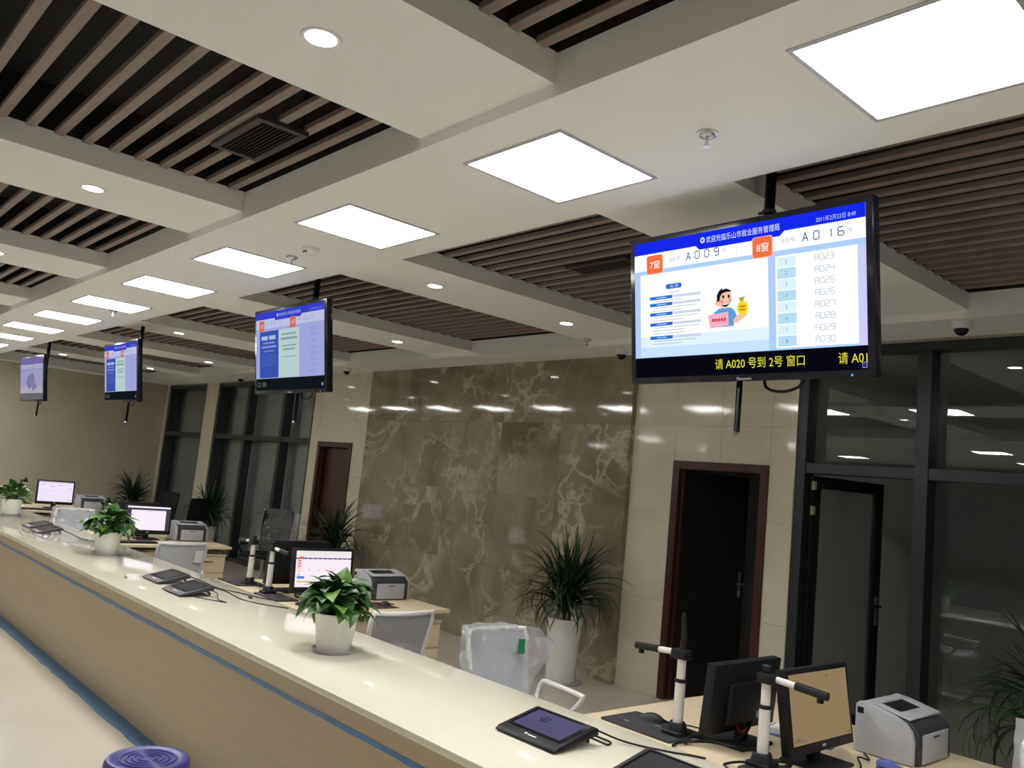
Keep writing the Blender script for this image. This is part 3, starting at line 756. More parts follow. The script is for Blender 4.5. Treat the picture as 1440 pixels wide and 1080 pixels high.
def desk(x0, x1, label):
    t = thing('staff_desk', label, 'desk', (x1, 4.2, 0), group='staff desks behind the counter')
    L = x1 - x0
    bx(-L, 0, -1.278, 0, ZD - .028, ZD).build('desktop', M['desk'], t, bevel=.003, seg=1)
    bx(-L / 2 - .012, -L / 2 + .012, -1.25, -.05, .0, ZD - .03).build('divider_panel', M['desk'], t)
    for sx in (-.03, -L + .03):
        s = 1 if sx > -.5 else -1
        bx(min(sx - s * .025, sx), max(sx - s * .025, sx), -1.25, -1.20, 0, ZD - .028).build('leg', M['lgrey'], t)
    # drawer pedestals with fronts to either side
    for side in (1, -1):
        xa, xb = (-.50, -.06) if side > 0 else (-L + .06, -L + .50)
        bx(xa, xb, -.46, -.04, .03, .64).build('pedestal', M['desk'], t, bevel=.002, seg=1)
        bx(xa - .01, xb + .01, -.47, -.03, .64, .66).build('pedestal_top', M['desk'], t)
        xf = xb if side > 0 else xa
        for z0, z1 in ((.04, .27), (.28, .45), (.46, .63)):
            d = bx(min(xf, xf + side * .016), max(xf, xf + side * .016), -.455, -.045, z0, z1).build('drawer', M['desk'], t, bevel=.002, seg=1)
            bx(min(xf + side * .016, xf + side * .03), max(xf + side * .016, xf + side * .03), -.31, -.19, (z0 + z1) / 2 + .03, (z0 + z1) / 2 + .042).build('handle', M['chrome'], d)
    bx(-.10, -.08, -1.25, -.48, .56, .67).build('tray_panel', M['desk'], t)
    bx(-.30, -.10, -1.25, -.48, .69, ZD - .028).build('gap_shade', M['gapshade'], t)  # dark block painting the shade in the gap below the desktop
    return t
desk(-2.67, -1.22, 'light wood staff desk below the bright cartoon display, two document cameras on it')
desk(-6.80, -5.21, 'light wood staff desk with a red mouse pad and a wide printer')
desk(-10.75, -9.22, 'light wood staff desk behind the middle potted plant, grey chair at its side')
desk(-14.85, -13.3, 'light wood staff desk standing closest to the end wall')

# ---------------------------------------------------------------- monitors
def monitor(loc, face, label, content=None, tilt=9.0, group='desk monitors', bare=False, w=.51, h=.325):
    """face = +1 looks to +x, -1 looks to -x"""
    t = thing('computer_monitor', label, 'monitor', loc, 0 if face > 0 else PI, group)
    RM = Matrix.Translation((0, 0, .06)) @ Matrix.Rotation(math.radians(-tilt), 4, 'Y')
    MB().box(-.045, 0, -w / 2, w / 2, 0, h, mtx=RM).build('housing', M['black'], t, bevel=.006)
    MB().box(-.075, -.045, -w * .3, w * .3, .04, h - .08, mtx=RM).build('rear_cover', M['black'], t, bevel=.01)
    sw, sh = w - .04, h - .06
    tl = RM @ Vector((.0006, -sw / 2, h - .02)); r = Vector((0, 1, 0)); dn = (RM.to_3x3() @ Vector((0, 0, -1))); nr = RM.to_3x3() @ Vector((1, 0, 0))
    s = Screen(tl, r, dn, sw, sh, nr)
    (content or (lambda q: q.rect(0, 0, 1, 1, M['gloss'], 0)))(s)
    s.build('screen', t)
    s2 = Screen(tl, r, dn, sw, sh, nr); s2.rect(.47, 1.05, .53, 1.085, M['lgrey'], 0); s2.build('maker_mark', t)
    MB().box(-.062, -.03, -.03, .03, .012, .16).build('neck', M['black'], t, bevel=.004)
    MB().box(-.13, .07, -.12, .12, 0, .014).build('base', M['black'], t, bevel=.005)
    # sticker on the rear
    MB().box(-.0765, -.075, -w * .26, -w * .10, .055, .085, mtx=RM).build('rear_sticker', M['lgrey'], t)
    return t
def page_a(s):
    w = C('pagea', (250, 238, 246), 1.0); top = C('pagetop', (236, 234, 232), 1.0); bar = C('pagebar', (84, 78, 150)); rd = C('pagered', (238, 96, 84)); pk = C('pagepink', (252, 214, 220)); bl = C('pageblue', (84, 128, 226)); gr = C('pagegrey', (172, 160, 176))
    s.rect(0, 0, 1, 1, w, 0); s.rect(0, 0, 1, .16, top, 1); s.rect(0, .19, 1, .23, bar, 1); s.rect(.06, .16, .13, .23, rd, 2)
    s.rect(.02, .24, .10, .60, pk, 1)
    for v in (.27, .34, .41): s.rect(.035, v, .09, v + .03, rd, 2)
    for k in range(9): s.rect(.19 + k * .09, .20, .21 + k * .09, .22, top, 2)
    s.rect(.03, .70, .16, .77, bl, 2); s.rect(.03, .65, .08, .67, bl, 2); s.rect(.03, .83, .30, .87, C('pagegold', (214, 190, 110)), 2)
    for u in (.23, .39, .54): s.rect(u, .52, u + .025, .55, gr, 2)
    s.rect(.61, .55, .68, .59, gr, 2); s.rect(.62, .47, .93, .485, pk, 2); s.rect(.70, .62, .93, .635, pk, 2)
def page_b(s):
    s.rect(0, 0, 1, 1, C('deskgrey', (70, 66, 78), .9), 0); s.rect(0, 0, 1, .07, C('pagewhite', (246, 238, 252), 1.05), 1)
    s.rect(.09, .15, .90, .98, C('pageb', (246, 234, 246), 1.05), 1); s.rect(.42, .20, .60, .225, C('pagelav', (204, 196, 224)), 2)
    s.rect(.09, .15, .90, .17, C('pagelav', (204, 196, 224)), 2)
def page_c(s):
    s.rect(0, 0, 1, 1, C('pagec', (240, 228, 250), 1.0), 0); s.rect(0, 0, 1, .06, C('pagelav', (204, 196, 224)), 1)
    for v, a, b in ((.16, .05, .18), (.15, .55, .68), (.24, .34, .46), (.30, .88, .97), (.9, .84, .97)): s.rect(a, v, b, v + .025, C('pagegrey', (172, 160, 176)), 1)
    s.rect(.05, .45, .95, .46, C('pagelav', (204, 196, 224)), 1)
def page_tan(s):
    s.rect(0, 0, 1, 1, C('tan', (142, 122, 90), 1.0), 0)
    for u, v in ((.62, .06), (.10, .17), (.06, .90), (.93, .94)): s.rect(u, v, u + .05, v + .035, C('tanicon', (120, 104, 78)), 1)
    for k in range(7): s.rect(.01 + k * .03, .93, .03 + k * .03, .955, C('tanicon', (120, 104, 78)), 1)
monitor((-1.725, 3.40, ZD), 1, 'black computer monitor showing a plain tan desktop, next to the big grey printer', page_tan)
monitor((-2.115, 3.335, ZD), -1, 'black computer monitor with a red cable at its neck, below the cartoon display', tilt=5, h=.29)
monitor((-5.72, 3.36, ZD), 1, 'lit monitor showing a web page behind the biggest leafy potted plant', page_a, tilt=6)
monitor((-6.20, 3.36, ZD), -1, 'black monitor turned away, back to back with the web page monitor', tilt=5, h=.34)
monitor((-9.78, 3.44, ZD), 1, 'lit monitor with a white window on a dark desktop, beside a printer', page_b, tilt=6)
monitor((-10.22, 3.42, ZD), -1, 'black monitor turned away behind the one with the white window on screen', tilt=5)
monitor((-13.85, 3.47, ZD), 1, 'lit pale monitor on the desk closest to the end wall', page_c, tilt=6, h=.35)

# ---------------------------------------------------------------- printers
def printer(loc, label):
    t = thing('laser_printer', label, 'printer', loc, 0, 'laser printers on the desks')
    prof = [(-.13, .008), (-.13, .195), (-.115, .210), (-.06, .205), (.03, .188), (.088, .170), (.116, .152), (.128, .130), (.13, .008)]
    MB().prism(prof, -.165, .165).build('shell', M['dgrey'], t, bevel=.003, seg=1)
    side = [(-.134, .004), (-.134, .200), (-.118, .214), (-.06, .208), (.03, .190), (.080, .168), (.108, .140), (.118, .10), (.118, .004)]
    for y in (-.188, .165): MB().prism(side, y, y + .023).build('side_panel', M['lgrey'], t, bevel=.004, seg=2)
    # top tray: light frame round a dark opening
    tp = MB()
    def slab(xa, xb, y0, y1, lift, th, mat=None):
        za = .2045 if xa < -.06 else .2045 - (xa + .06) * .19; zb = .2045 - (xb + .06) * .19
        tp.add([(xa, y0, za + lift), (xb, y0, zb + lift), (xb, y1, zb + lift), (xa, y1, za + lift), (xa, y0, za + lift + th), (xb, y0, zb + lift + th), (xb, y1, zb + lift + th), (xa, y1, za + lift + th)],
               [(3, 2, 1, 0), (4, 5, 6, 7), (0, 1, 5, 4), (1, 2, 6, 5), (2, 3, 7, 6), (3, 0, 4, 7)], mat)
    slab(-.115, -.06, -.16, .16, .0, .008); slab(.065, .088, -.16, .16, .0, .008)
    slab(-.06, .065, -.16, -.11, 0, .008); slab(-.06, .065, .11, .16, 0, .008)
    tp.build('top_frame', M['lgrey'], t, bevel=.002, seg=1)
    tp = MB(); slab(-.06, .065, -.11, .11, -.001, .003); tp.build('paper_well', M['black'], t)
    tp = MB(); slab(.025, .065, -.11, .11, .002, .003); tp.build('paper_stop', M['lgrey'], t)
    bx(.128, .136, -.13, .13, .008, .128).build('front_tray', M['lgrey'], t, bevel=.006)
    bx(.136, .138, -.03, .03, .108, .114).build('tray_grip', M['dgrey'], t)
    bx(-.125, -.098, -.1895, -.187, .165, .19).build('side_badge', M['black'], t)
    return t
printer((-1.64, 3.945, ZD), 'grey laser printer at the corner of the desk under the cartoon display')
printer((-5.80, 3.945, ZD), 'grey laser printer beside a red mouse pad, behind the white mesh chair')
printer((-9.86, 3.93, ZD), 'grey laser printer right behind the grey chair with a white tag')
printer((-13.95, 4.0, ZD), 'dark-fronted laser printer on the desk closest to the end wall')

# ---------------------------------------------------------------- document cameras
def doc_cam(loc, face, label, tall=False):
    t = thing('document_camera', label, 'document camera', loc, 0 if face > 0 else PI, 'document cameras on the desks')
    bx(-.05, .33, -.09 if face > 0 else -.13, .09 if face > 0 else .12, 0, .012).build('base_plate', M['dgrey'], t, bevel=.004)
    for a in ((.10, .13, -.02, -.012), (.22, .25, .05, .058), (.02, .12, -.08, -.075)): bx(*a, .012, .0125).build('plate_mark', M['lgrey'], t)
    MB().box(-.045, .045, -.05, .05, .01, .03).lathe([(.044, .03), (.036, .06), (.030, .065)], n=16).build('foot', M['black'], t, bevel=.003, seg=1)
    MB().lathe([(.0225, .055), (.0225, .235)], n=18).build('lower_tube', M['silver'], t)
    MB().lathe([(.0225, .228), (.026, .23), (.026, .242), (.02, .244)], n=18).build('collar', M['black'], t)
    MB().lathe([(.019, .24), (.019, .335)], n=18).build('upper_tube', M['silver'], t)
    MB().box(-.032, .045, -.028, .028, .325, .365).build('joint', M['black'], t, bevel=.007)
    MB().tube([(.04, 0, .348), (.13, 0, .342)], .013, 10).build('arm', M['silver'], t)
    MB().tube([(.125, 0, .343), (.255, 0, .334)], .016, 10).build('arm_head', M['black'], t)
    MB().lathe([(.0, .305), (.013, .305), (.013, .335)], (.225, 0, 0), 12).build('lens', M['gloss'], t)
    if tall: MB().tube([(0, 0, .36), (-.004, 0, .42), (.006, 0, .50), (.004, 0, .52)], [.017, .013, .010, .007], 8).build('folded_arm', M['black'], t)
    else: bx(-.018, .018, -.014, .014, .365, .395).build('folded_arm', M['black'], t, bevel=.004, seg=1)
    return t
doc_cam((-2.25, 3.125, ZD), -1, 'silver document camera with a tall folded black arm, in front of the open dark door', True)
doc_cam((-1.825, 3.10, ZD), 1, 'silver document camera with its head over the tan monitor screen')
doc_cam((-6.47, 3.125, ZD), -1, 'silver document camera with its arm turned away from the web page monitor')
doc_cam((-6.02, 3.07, ZD), 1, 'silver document camera standing next to the web page monitor')
doc_cam((-10.50, 3.2, ZD), -1, 'document camera half hidden behind the middle potted plant, arm turned to the wrapped chair')
doc_cam((-10.10, 3.08, ZD), 1, 'document camera half hidden behind the middle potted plant, arm over its desk')
doc_cam((-14.55, 3.2, ZD), -1, 'document camera showing above the small plant closest to the end wall')

# ---------------------------------------------------------------- signature pads on the counter
def pad(x, y, label, lit, rz=0.0):
    """front low edge centre at x, y"""
    t = thing('signature_pad', label, 'signature pad', (x, y, ZC), rz, 'signature pads on the counter')
    a = math.radians(13); RM = Matrix.Rotation(a, 4, 'X')
    prof_mb = MB(); w, dp = .168, .245
    # body: thin wedge, thicker towards the back
    prof = [(0, .004), (0, .010), (.02, .018), (dp - .01, .020), (dp, .014), (dp, -.012), (.06, -.002)]
    vs = [RM @ Vector((sx * w, p[0], p[1])) for sx in (-1, 1) for p in prof]; nn = len(prof)
    prof_mb.add(vs, [tuple(range(nn)), tuple(range(nn, 2 * nn))[::-1]] + [(i, (i + 1) % nn, (i + 1) % nn + nn, i + nn) for i in range(nn)])
    prof_mb.build('body', M['dgrey'] if not lit else M['black'], t, bevel=.004)
    tl = RM @ Vector((-.143, .222, .0203)); n = RM @ Vector((0, 0, 1)); dn = RM @ Vector((0, -1, 0))
    s = Screen(tl, (1, 0, 0), dn, .286, .165, n)
    s.rect(-.02, -.03, 1.02, 1.03, M['gloss'], 0)
    if lit:
        s.rect(.04, .05, .96, .95, C('padscreen', (98, 95, 130), .8), 1); ik = C('padink', (52, 48, 84), .8)
        s.rect(.30, .26, .42, .50, ik, 2); s.rect(.315, .30, .405, .46, C('padscreen', (98, 95, 130), .8), 3); s.rect(.34, .35, .38, .42, ik, 4); s.rect(.27, .36, .31, .42, ik, 4)
        for k in range(5): s.rect(.1, .62 + .05 * k, .7, .63 + .05 * k, C('padfaint', (86, 82, 124), .8), 2)
    else:
        s.rect(.03, .04, .97, .96, pm('pad_glass', (.032, .032, .038), (.05, .05, .058), 9, .18), 1)
    s.build('screen', t)
    s = Screen(RM @ Vector((-.168, .045, .0185)), (1, 0, 0), dn, .336, .03, n)
    s.ell(.44, .4, .018, .26, M['white'], 0, 8); s.rect(.475, .38, .62, .62, M['white'], 0)
    s.build('maker_mark', t)
    for sx in (-1, 1): MB().tube([RM @ Vector((sx * .12, .20, -.005)), (sx * .12, .235, .0085)], .008, 6).build('foot', M['black'], t)
    return t
def cord(parent, pts, r=.004, mat='black', name='cord'):
    return MB().tube(spline(pts), r, 6).build(name, M[mat], parent, world=True)
p = pad(-2.415, 2.375, 'black signature pad with a lit violet screen on the counter', True)
cord(p, [(-2.42, 2.60, ZC + .06), (-2.34, 2.66, ZC + .045), (-2.22, 2.74, ZC + .012), (-2.08, 2.82, ZC + .006), (-2.0, 2.88, ZC + .005), (-1.95, 2.905, ZC + .005)])
cord(p, [(-2.30, 2.60, ZC + .03), (-2.25, 2.64, ZC + .012), (-2.235, 2.66, ZC + .006), (-2.25, 2.69, ZC + .008), (-2.31, 2.66, ZC + .02)])
p = pad(-1.83, 2.375, 'signature pad next to the lit violet one, by the counter end', False)
cord(p, [(-1.80, 2.62, ZC + .05), (-1.76, 2.72, ZC + .03), (-1.80, 2.85, ZC + .006), (-1.86, 2.90, ZC + .006)])
p = pad(-6.545, 2.372, 'dark signature pad beside the small white card on the counter', False)
cord(p, [(-6.50, 2.60, ZC + .06), (-6.36, 2.68, ZC + .03), (-6.15, 2.74, ZC + .004), (-5.95, 2.80, ZC + .004), (-5.72, 2.86, ZC + .004), (-5.62, 2.905, ZC + .004)])
p = pad(-5.975, 2.318, 'dark signature pad with cord looped out, facing the big leafy plant', False)
cord(p, [(-5.93, 2.55, ZC + .055), (-5.86, 2.66, ZC + .03), (-5.66, 2.70, ZC + .004), (-5.45, 2.76, ZC + .004), (-5.28, 2.86, ZC + .004)])
cord(p, [(-5.83, 2.55, ZC + .04), (-5.76, 2.56, ZC + .03), (-5.66, 2.53, ZC + .006), (-5.55, 2.54, ZC + .004), (-5.70, 2.46, ZC + .004), (-5.80, 2.42, ZC + .004)], .003)
p = pad(-10.48, 2.372, 'signature pad on the counter in front of the crumpled wrapped chair', False)
p = pad(-9.93, 2.335, 'signature pad with its cord reaching towards the plant beside the grey chair', False)
cord(p, [(-9.88, 2.56, ZC + .05), (-9.7, 2.64, ZC + .02), (-9.45, 2.66, ZC + .004), (-9.2, 2.72, ZC + .004), (-8.9, 2.86, ZC + .004)])
t = thing('cord_clip', 'small black cord clip lying on the counter between pads and document cameras', 'cord clip', (-5.72, 2.79, ZC))
bx(-.02, .02, -.008, .008, 0, .012).build('clip_body', M['black'], t, bevel=.003)
t = thing('name_card', 'small blank white folded card on the counter beside a signature pad', 'card', (-6.69, 2.29, ZC), math.radians(12))
MB().prism([(-.025, 0), (-.002, .030), (.002, .030), (.025, 0), (.022, 0), (0, .027), (-.022, 0)], -.05, .05).build('folded_sheet', M['paper'], t, smooth=False)

# ---------------------------------------------------------------- mouse, pads, keyboards, small things
def mouse(loc, rz, label, tail):
    t = thing('computer_mouse', label, 'mouse', loc, rz)
    vs = []; fs = []; n, k = 10, 8
    for i in range(n + 1):
        u = i / n; x = -.055 + .11 * u; w = .03 * math.sin(PI * (u * .9 + .05)) ** .5; hh = .034 * math.sin(PI * (u * .8 + .12)) ** .8
        for j in range(k + 1):
            a = PI * j / k; vs.append((x, -w * math.cos(a), hh * math.sin(a)))
    for i in range(n):
        for j in range(k): q = i * (k + 1) + j; fs.append((q, q + 1, q + k + 2, q + k + 1))
    MB().add(vs, fs).build('shell', M['dgrey'], t)
    cord(t, tail, .003)
    return t
mouse((-2.44, 3.195, ZD + .012), math.radians(200), 'dark grey computer mouse beside the tall document camera', [(-2.40, 3.215, ZD + .024), (-2.36, 3.26, ZD + .008), (-2.33, 3.32, ZD + .004), (-2.22, 3.34, ZD + .004), (-2.15, 3.31, ZD + .004), (-2.06, 3.38, ZD + .004)])
mp = tag(bx(-.12, .12, -.10, .10, 0, .004).build('mouse_pad', M['mousepad'], bevel=.001, seg=1), 'dark red mouse pad on a desk beside the printer', 'mouse pad'); mp.location = (-5.44, 3.70, ZD)
mouse((-5.43, 3.74, ZD + .004), math.radians(100), 'black computer mouse on the red mouse pad', [(-5.44, 3.79, ZD + .016), (-5.46, 3.84, ZD + .006), (-5.60, 3.70, ZD + .006), (-5.75, 3.62, ZD + .006)])
mp = tag(bx(-.10, .10, -.11, .11, 0, .004).build('mouse_pad', M['mousepad'], bevel=.001, seg=1), 'red-brown mouse pad between the two back-to-back monitors', 'mouse pad'); mp.location = (-5.99, 3.42, ZD)
def keyboard(loc, rz, label):
    t = thing('keyboard', label, 'keyboard', loc, rz)
    bx(-.22, .22, -.075, .075, 0, .018).build('case', M['black'], t, bevel=.004)
    km = bx(-.0125, .0125, -.0105, .0105, 0, .006).mesh('key', M['dgrey'], bevel=.002, seg=1)
    for i in range(14):
        for j in range(5):
            k = link('key', km, t); k.location = (-.195 + .03 * i, -.052 + .026 * j, .018)
keyboard((-5.49, 3.28, ZD), PI / 2, 'black keyboard in front of the web page monitor')
keyboard((-9.42, 3.20, ZD), PI / 2 + .1, 'black keyboard in front of the white window monitor')
keyboard((-13.45, 3.18, ZD), PI / 2, 'black keyboard on the desk closest to the end wall')
keyboard((-1.42, 3.42, ZD), PI / 2, 'black keyboard in front of the tan monitor')
t = thing('stapler', 'blue plastic stapler on the desk by the grey printer', 'stapler', (-1.555, 3.615, ZD), math.radians(10))
bx(-.05, .05, -.02, .02, 0, .008).build('stapler_base', M['blue'], t, bevel=.003)
MB().prism([(-.05, .012), (-.048, .035), (.0, .042), (.052, .022), (.052, .012)], -.018, .018).build('stapler_arm', M['blue'], t, bevel=.004)
t = thing('paper_stack', 'small stack of white papers on a blue folder behind the monitors', 'paper', (-2.0, 3.72, ZD), .2)
bx(-.16, .16, -.11, .11, 0, .006).build('folder', M['blue'], t, bevel=.001, seg=1)
bx(-.12, .15, -.10, .10, .006, .03).build('sheets', M['paper'], t, bevel=.002, seg=1)
def cable(pts, label, r=.004, mat='black'):
    o = MB().tube(spline(pts), r, 6).build('cable', M[mat]); return tag(o, label, 'cable')
cable([(-2.11, 3.34, ZD + .17), (-2.09, 3.325, ZD + .13), (-2.075, 3.30, ZD + .09), (-2.06, 3.305, ZD + .055), (-2.055, 3.34, ZD + .06), (-2.08, 3.36, ZD + .10)], 'red cable looping at the neck of a turned-away monitor', .006, 'red')
cable([(-2.09, 3.38, ZD + .14), (-2.05, 3.37, ZD + .08), (-2.06, 3.28, ZD + .02), (-2.12, 3.20, ZD + .012), (-2.18, 3.14, ZD + .02), (-2.15, 3.05, ZD + .012)], 'thick black cable from the turned-away monitor to the tall document camera', .008)
cable([(-1.95, 3.30, ZD + .012), (-2.02, 3.22, ZD + .012), (-2.1, 3.15, ZD + .02), (-2.17, 3.04, ZD + .012), (-2.16, 2.98, ZD + .008)], 'black cable bundled beside the tall document camera', .007)
cable([(-1.78, 3.06, ZD + .008), (-1.74, 3.16, ZD + .03), (-1.80, 3.22, ZD + .02), (-1.86, 3.20, ZD + .01), (-1.92, 3.24, ZD + .01)], 'black cable tangled at the foot of the document camera near the tan monitor', .008)
cable([(-1.60, 3.38, ZD + .006), (-1.62, 3.50, ZD + .012), (-1.68, 3.60, ZD + .02), (-1.66, 3.66, ZD + .006), (-1.72, 3.74, ZD + .006)], 'thin black cable arching from the tan monitor to the printer', .004)
cable([(-1.86, 2.94, ZD + .006), (-1.92, 2.99, ZD + .006), (-1.84, 3.03, ZD + .03), (-1.70, 3.02, ZD + .03), (-1.66, 2.98, ZD + .006)], 'thin black cable hooped on the desk by the counter edge', .005)
cable([(-6.35, 3.16, ZD + .01), (-6.25, 3.22, ZD + .02), (-6.15, 3.18, ZD + .01), (-6.0, 3.28, ZD + .02), (-5.85, 3.22, ZD + .01), (-5.7, 3.28, ZD + .01)], 'black cable running between the document cameras of the web page desk', .007)
cable([(-9.70, 3.62, ZD + .006), (-9.75, 3.70, ZD + .012), (-9.80, 3.74, ZD + .006), (-9.92, 3.70, ZD + .006)], 'black cable between the white window monitor and its printer', .005)

# ================================================================== CHAIRS
def office_chair(loc, face_deg, label, style, ztop=None):
    """faces local +x; style: mesh / film / wrapped / black"""
    t = thing('office_chair', label, 'office chair', loc, math.radians(face_deg), 'office chairs')
    black = style.startswith('black')
    fm = M['leather'] if black else M['fabric'] if style == 'film' else M['white']
    ztop = ztop or (1.06 if black else .885)
    zb = .52
    def bp(u, v):    # u -1..1 across, v 0..1 up: a gently curved back
        wv = .205 + .035 * v - (.02 * max(0, v - .85) / .15)
        return Vector((-.235 - .075 * v + .045 * u * u, u * wv, zb + (ztop - zb) * v))
    loop = [bp(-1, i / 8) for i in range(9)] + [bp(-1 + 2 * i / 10, 1) for i in range(1, 10)] + [bp(1, 1 - i / 8) for i in range(9)] + [bp(1 - 2 * i / 10, 0) for i in range(1, 10)]
    MB().tube(loop + [loop[0]], .017, 8, caps=False).build('back_frame', fm, t)
    mb = MB(); nu, nv = 12, 10; vs = []; fs = []
    th = .045 if black else .006
    for k in range(2):
        for j in range(nv + 1):
            for i in range(nu + 1):
                q = bp(-1 + 2 * i / nu, j / nv); vs.append(q + Vector((th * (k - .5) * (1 if not black else (1 - abs(-1 + 2 * i / nu) ** 4 * .7)), 0, 0)))
    N = (nu + 1) * (nv + 1)
    for j in range(nv):
        for i in range(nu):
            a = j * (nu + 1) + i
            fs.append((a, a + nu + 1, a + nu + 2, a + 1)); fs.append((N + a, N + a + 1, N + a + nu + 2, N + a + nu + 1))
    mb.add(vs, fs).build('backrest', M['leather'] if black else (M['meshfab'] if style == 'mesh' else M['fabric']), t, recalc=False)
    MB().box(-.22, .25, -.235, .235, .43, .50).build('seat', M['leather'] if black else M['fabric'], t, bevel=.03, seg=3)
    MB().tube([(-.12, 0, .43), (-.25, 0, .44), (-.285, 0, .52), (-.262, 0, .62)], .02, 8, flat=1.6).build('back_support', fm, t)
    for s in (-1, 1):
        a = MB().tube(spline([(-.14, s * .245, .45), (-.16, s * .275, .52), (-.13, s * .28, .592), (-.06, s * .28, .602), (.18, s * .28, .590), (.205, s * .28, .578), (.18, s * .278, .54), (.13, s * .265, .48), (.11, s * .245, .45)], 4), .015, 8).build('armrest', fm, t)
    MB().tube([(0, 0, .43), (0, 0, .10)], [.028, .03], 12).build('gas_column', M['chrome'], t)
    for k in range(5):
        a = 2 * PI * k / 5 + .3; c, s_ = math.cos(a), math.sin(a)
        MB().tube([(0, 0, .11), (.29 * c, .29 * s_, .075)], [.028, .018], 8).build('base_leg', fm, t)
        MB().tube([(.29 * c - .022 * s_, .29 * s_ + .022 * c, .029), (.29 * c + .022 * s_, .29 * s_ - .022 * c, .029)], .029, 12).build('caster', M['black'], t)
    if 'wrapped' in style:
        r = random.Random(hash(label) % 1000 if False else len(label)); vs = []; fs = []; nz_, na = 22, 44
        for j in range(nz_ + 1):
            v = j / nz_; z = .50 + (ztop + .030 - .50) * v
            for i in range(na):
                a = 2 * PI * i / na; cu = math.cos(a); su = math.sin(a)
                q = bp(max(-1, min(1, cu)), min(1, max(0, (z - zb) / (ztop - zb))))
                wid = .285 * (1 - .05 * v); dep = (.066 + .02 * math.sin(v * 5)) * (1 if v < .97 else .45)
                x = -.235 - .075 * min(1, max(0, (z - zb) / (ztop - zb))) + .03 * cu * cu + dep * su; y = wid * cu
                pt = Vector((x, y, z))
                nn = noise.noise_vector(pt * 9 + Vector((r.random() * 0, len(label), 0)))
                pt += Vector((nn.x * .022, nn.y * .016, nn.z * .010))
                n3 = noise.noise_vector(pt * 27); pt += n3 * .008
                # slack corner of the bag pulled out at one side
                k = max(0, math.cos(a)) ** 5 * (max(0, 1 - abs(v - .72) / .55) ** 1.1)
                pt += Vector((.04, .21, -.02)) * k
                if v > .86: pt.z -= .03 * max(0, cu) ** 3
                vs.append(pt)
        for j in range(nz_):
            for i in range(na):
                a, b = j * na + i, j * na + (i + 1) % na; fs.append((a, b, b + na, a + na))
        fs.append(tuple(range(nz_ * na, nz_ * na + na)))
        MB().add(vs, fs).build('plastic_cover', M['film2' if black else 'film'], t)
    return t
office_chair((-4.72, 3.22, 0), 180, 'white mesh-back office chair pulled up between counter and printer desk', 'mesh')
c = office_chair((-3.57, 3.47, 0), 0, 'grey office chair wrapped in clear plastic with a green label', 'wrapped')
lb = bx(-.0015, .0015, -.028, .028, -.042, .042).build('paper_label', M['green'], c); lb.location = (-.178, .125, .80); lb.rotation_euler = (math.radians(-6), math.radians(-8), 0)
lb['label'] = 'green paper label'
c = office_chair((-8.41, 3.22, 0), 180, 'grey film-covered office chair with a white tag, behind a printer', 'film')
lb = bx(-.0015, .0015, -.038, .038, -.06, .06).build('white_tag', M['white'], c, bevel=.001, seg=1); lb.location = (-.297, -.150, .77); lb.rotation_euler = (0, math.radians(-11), 0)
office_chair((-11.62, 3.24, 0), 0, 'office chair wrapped in crumpled plastic close to the middle potted plant', 'wrapped')
office_chair((-.93, 3.68, 0), -90, 'plastic-wrapped office chair beside the desk under the cartoon display', 'wrapped', .985)
office_chair((-14.45, 5.15, 0), -75, 'black leather office chair standing before the narrow window', 'black')
office_chair((-13.25, 5.2, 0), -150, 'black leather office chair before the wide window, turned sideways', 'black')
office_chair((-10.95, 5.45, 0), -60, 'black office chair under crumpled clear plastic, beside the closed wooden door', 'black_wrapped')

# purple stool in front of the counter
t = thing('plastic_stool', 'round purple-blue plastic stool with ringed seat in front of the counter', 'stool', (-3.70, 1.44, 0))
prof = [(.0, .462)]
for rr in (.035, .06, .085, .11):
    prof += [(rr - .008, .4615), (rr - .003, .467), (rr + .003, .467), (rr + .008, .4615)]
prof += [(.13, .463), (.145, .469), (.160, .466), (.170, .452), (.172, .43), (.165, .40), (.158, .40), (.16, .43), (.15, .45), (.0, .452)]
MB().lathe(prof, n=40).build('seat', M['purple'], t)
for k in range(4):
    a = PI / 4 + k * PI / 2; c_, s_ = math.cos(a), math.sin(a)
    MB().tube([(.135 * c_, .135 * s_, .43), (.18 * c_, .18 * s_, 0)], [.026, .02], 8).build('leg', M['purple'], t)
MB().lathe([(.155, .20), (.165, .20), (.165, .225), (.155, .225), (.155, .20)], n=32).build('brace_ring', M['purple'], t)

# ================================================================== PLANTS
def heart_leaf(bend, fold):
    ou = [(0, .0), (.022, -.03), (.062, -.028), (.088, .02), (.085, .07), (.060, .12), (.024, .16), (0, .185)]
    mid = [(0, .0), (0, .02), (0, .045), (0, .07), (0, .10), (0, .13), (0, .16), (0, .185)]
    vs = []; fs = []
    f = lambda x, y: (x, y, -bend * (y / .185) ** 2 * .185 + abs(x) * fold)
    for side in (-1, 1):
        o = len(vs)
        for (x, y), (mx, my) in zip(ou, mid): vs += [f(mx, my), f(side * x, y)]
        for i in range(7):
            a = o + 2 * i
            fs.append((a, a + 1, a + 3, a + 2) if side > 0 else (a, a + 2, a + 3, a + 1))
    return vs, fs
heart_meshes = []
for b, fo in ((.25, .35), (.55, .25), (.9, .3)):
    for mt in ('leafA', 'leafB', 'leafC'):
        heart_meshes.append(MB().add(*heart_leaf(b, fo)).mesh('leaf', M[mt], recalc=False))
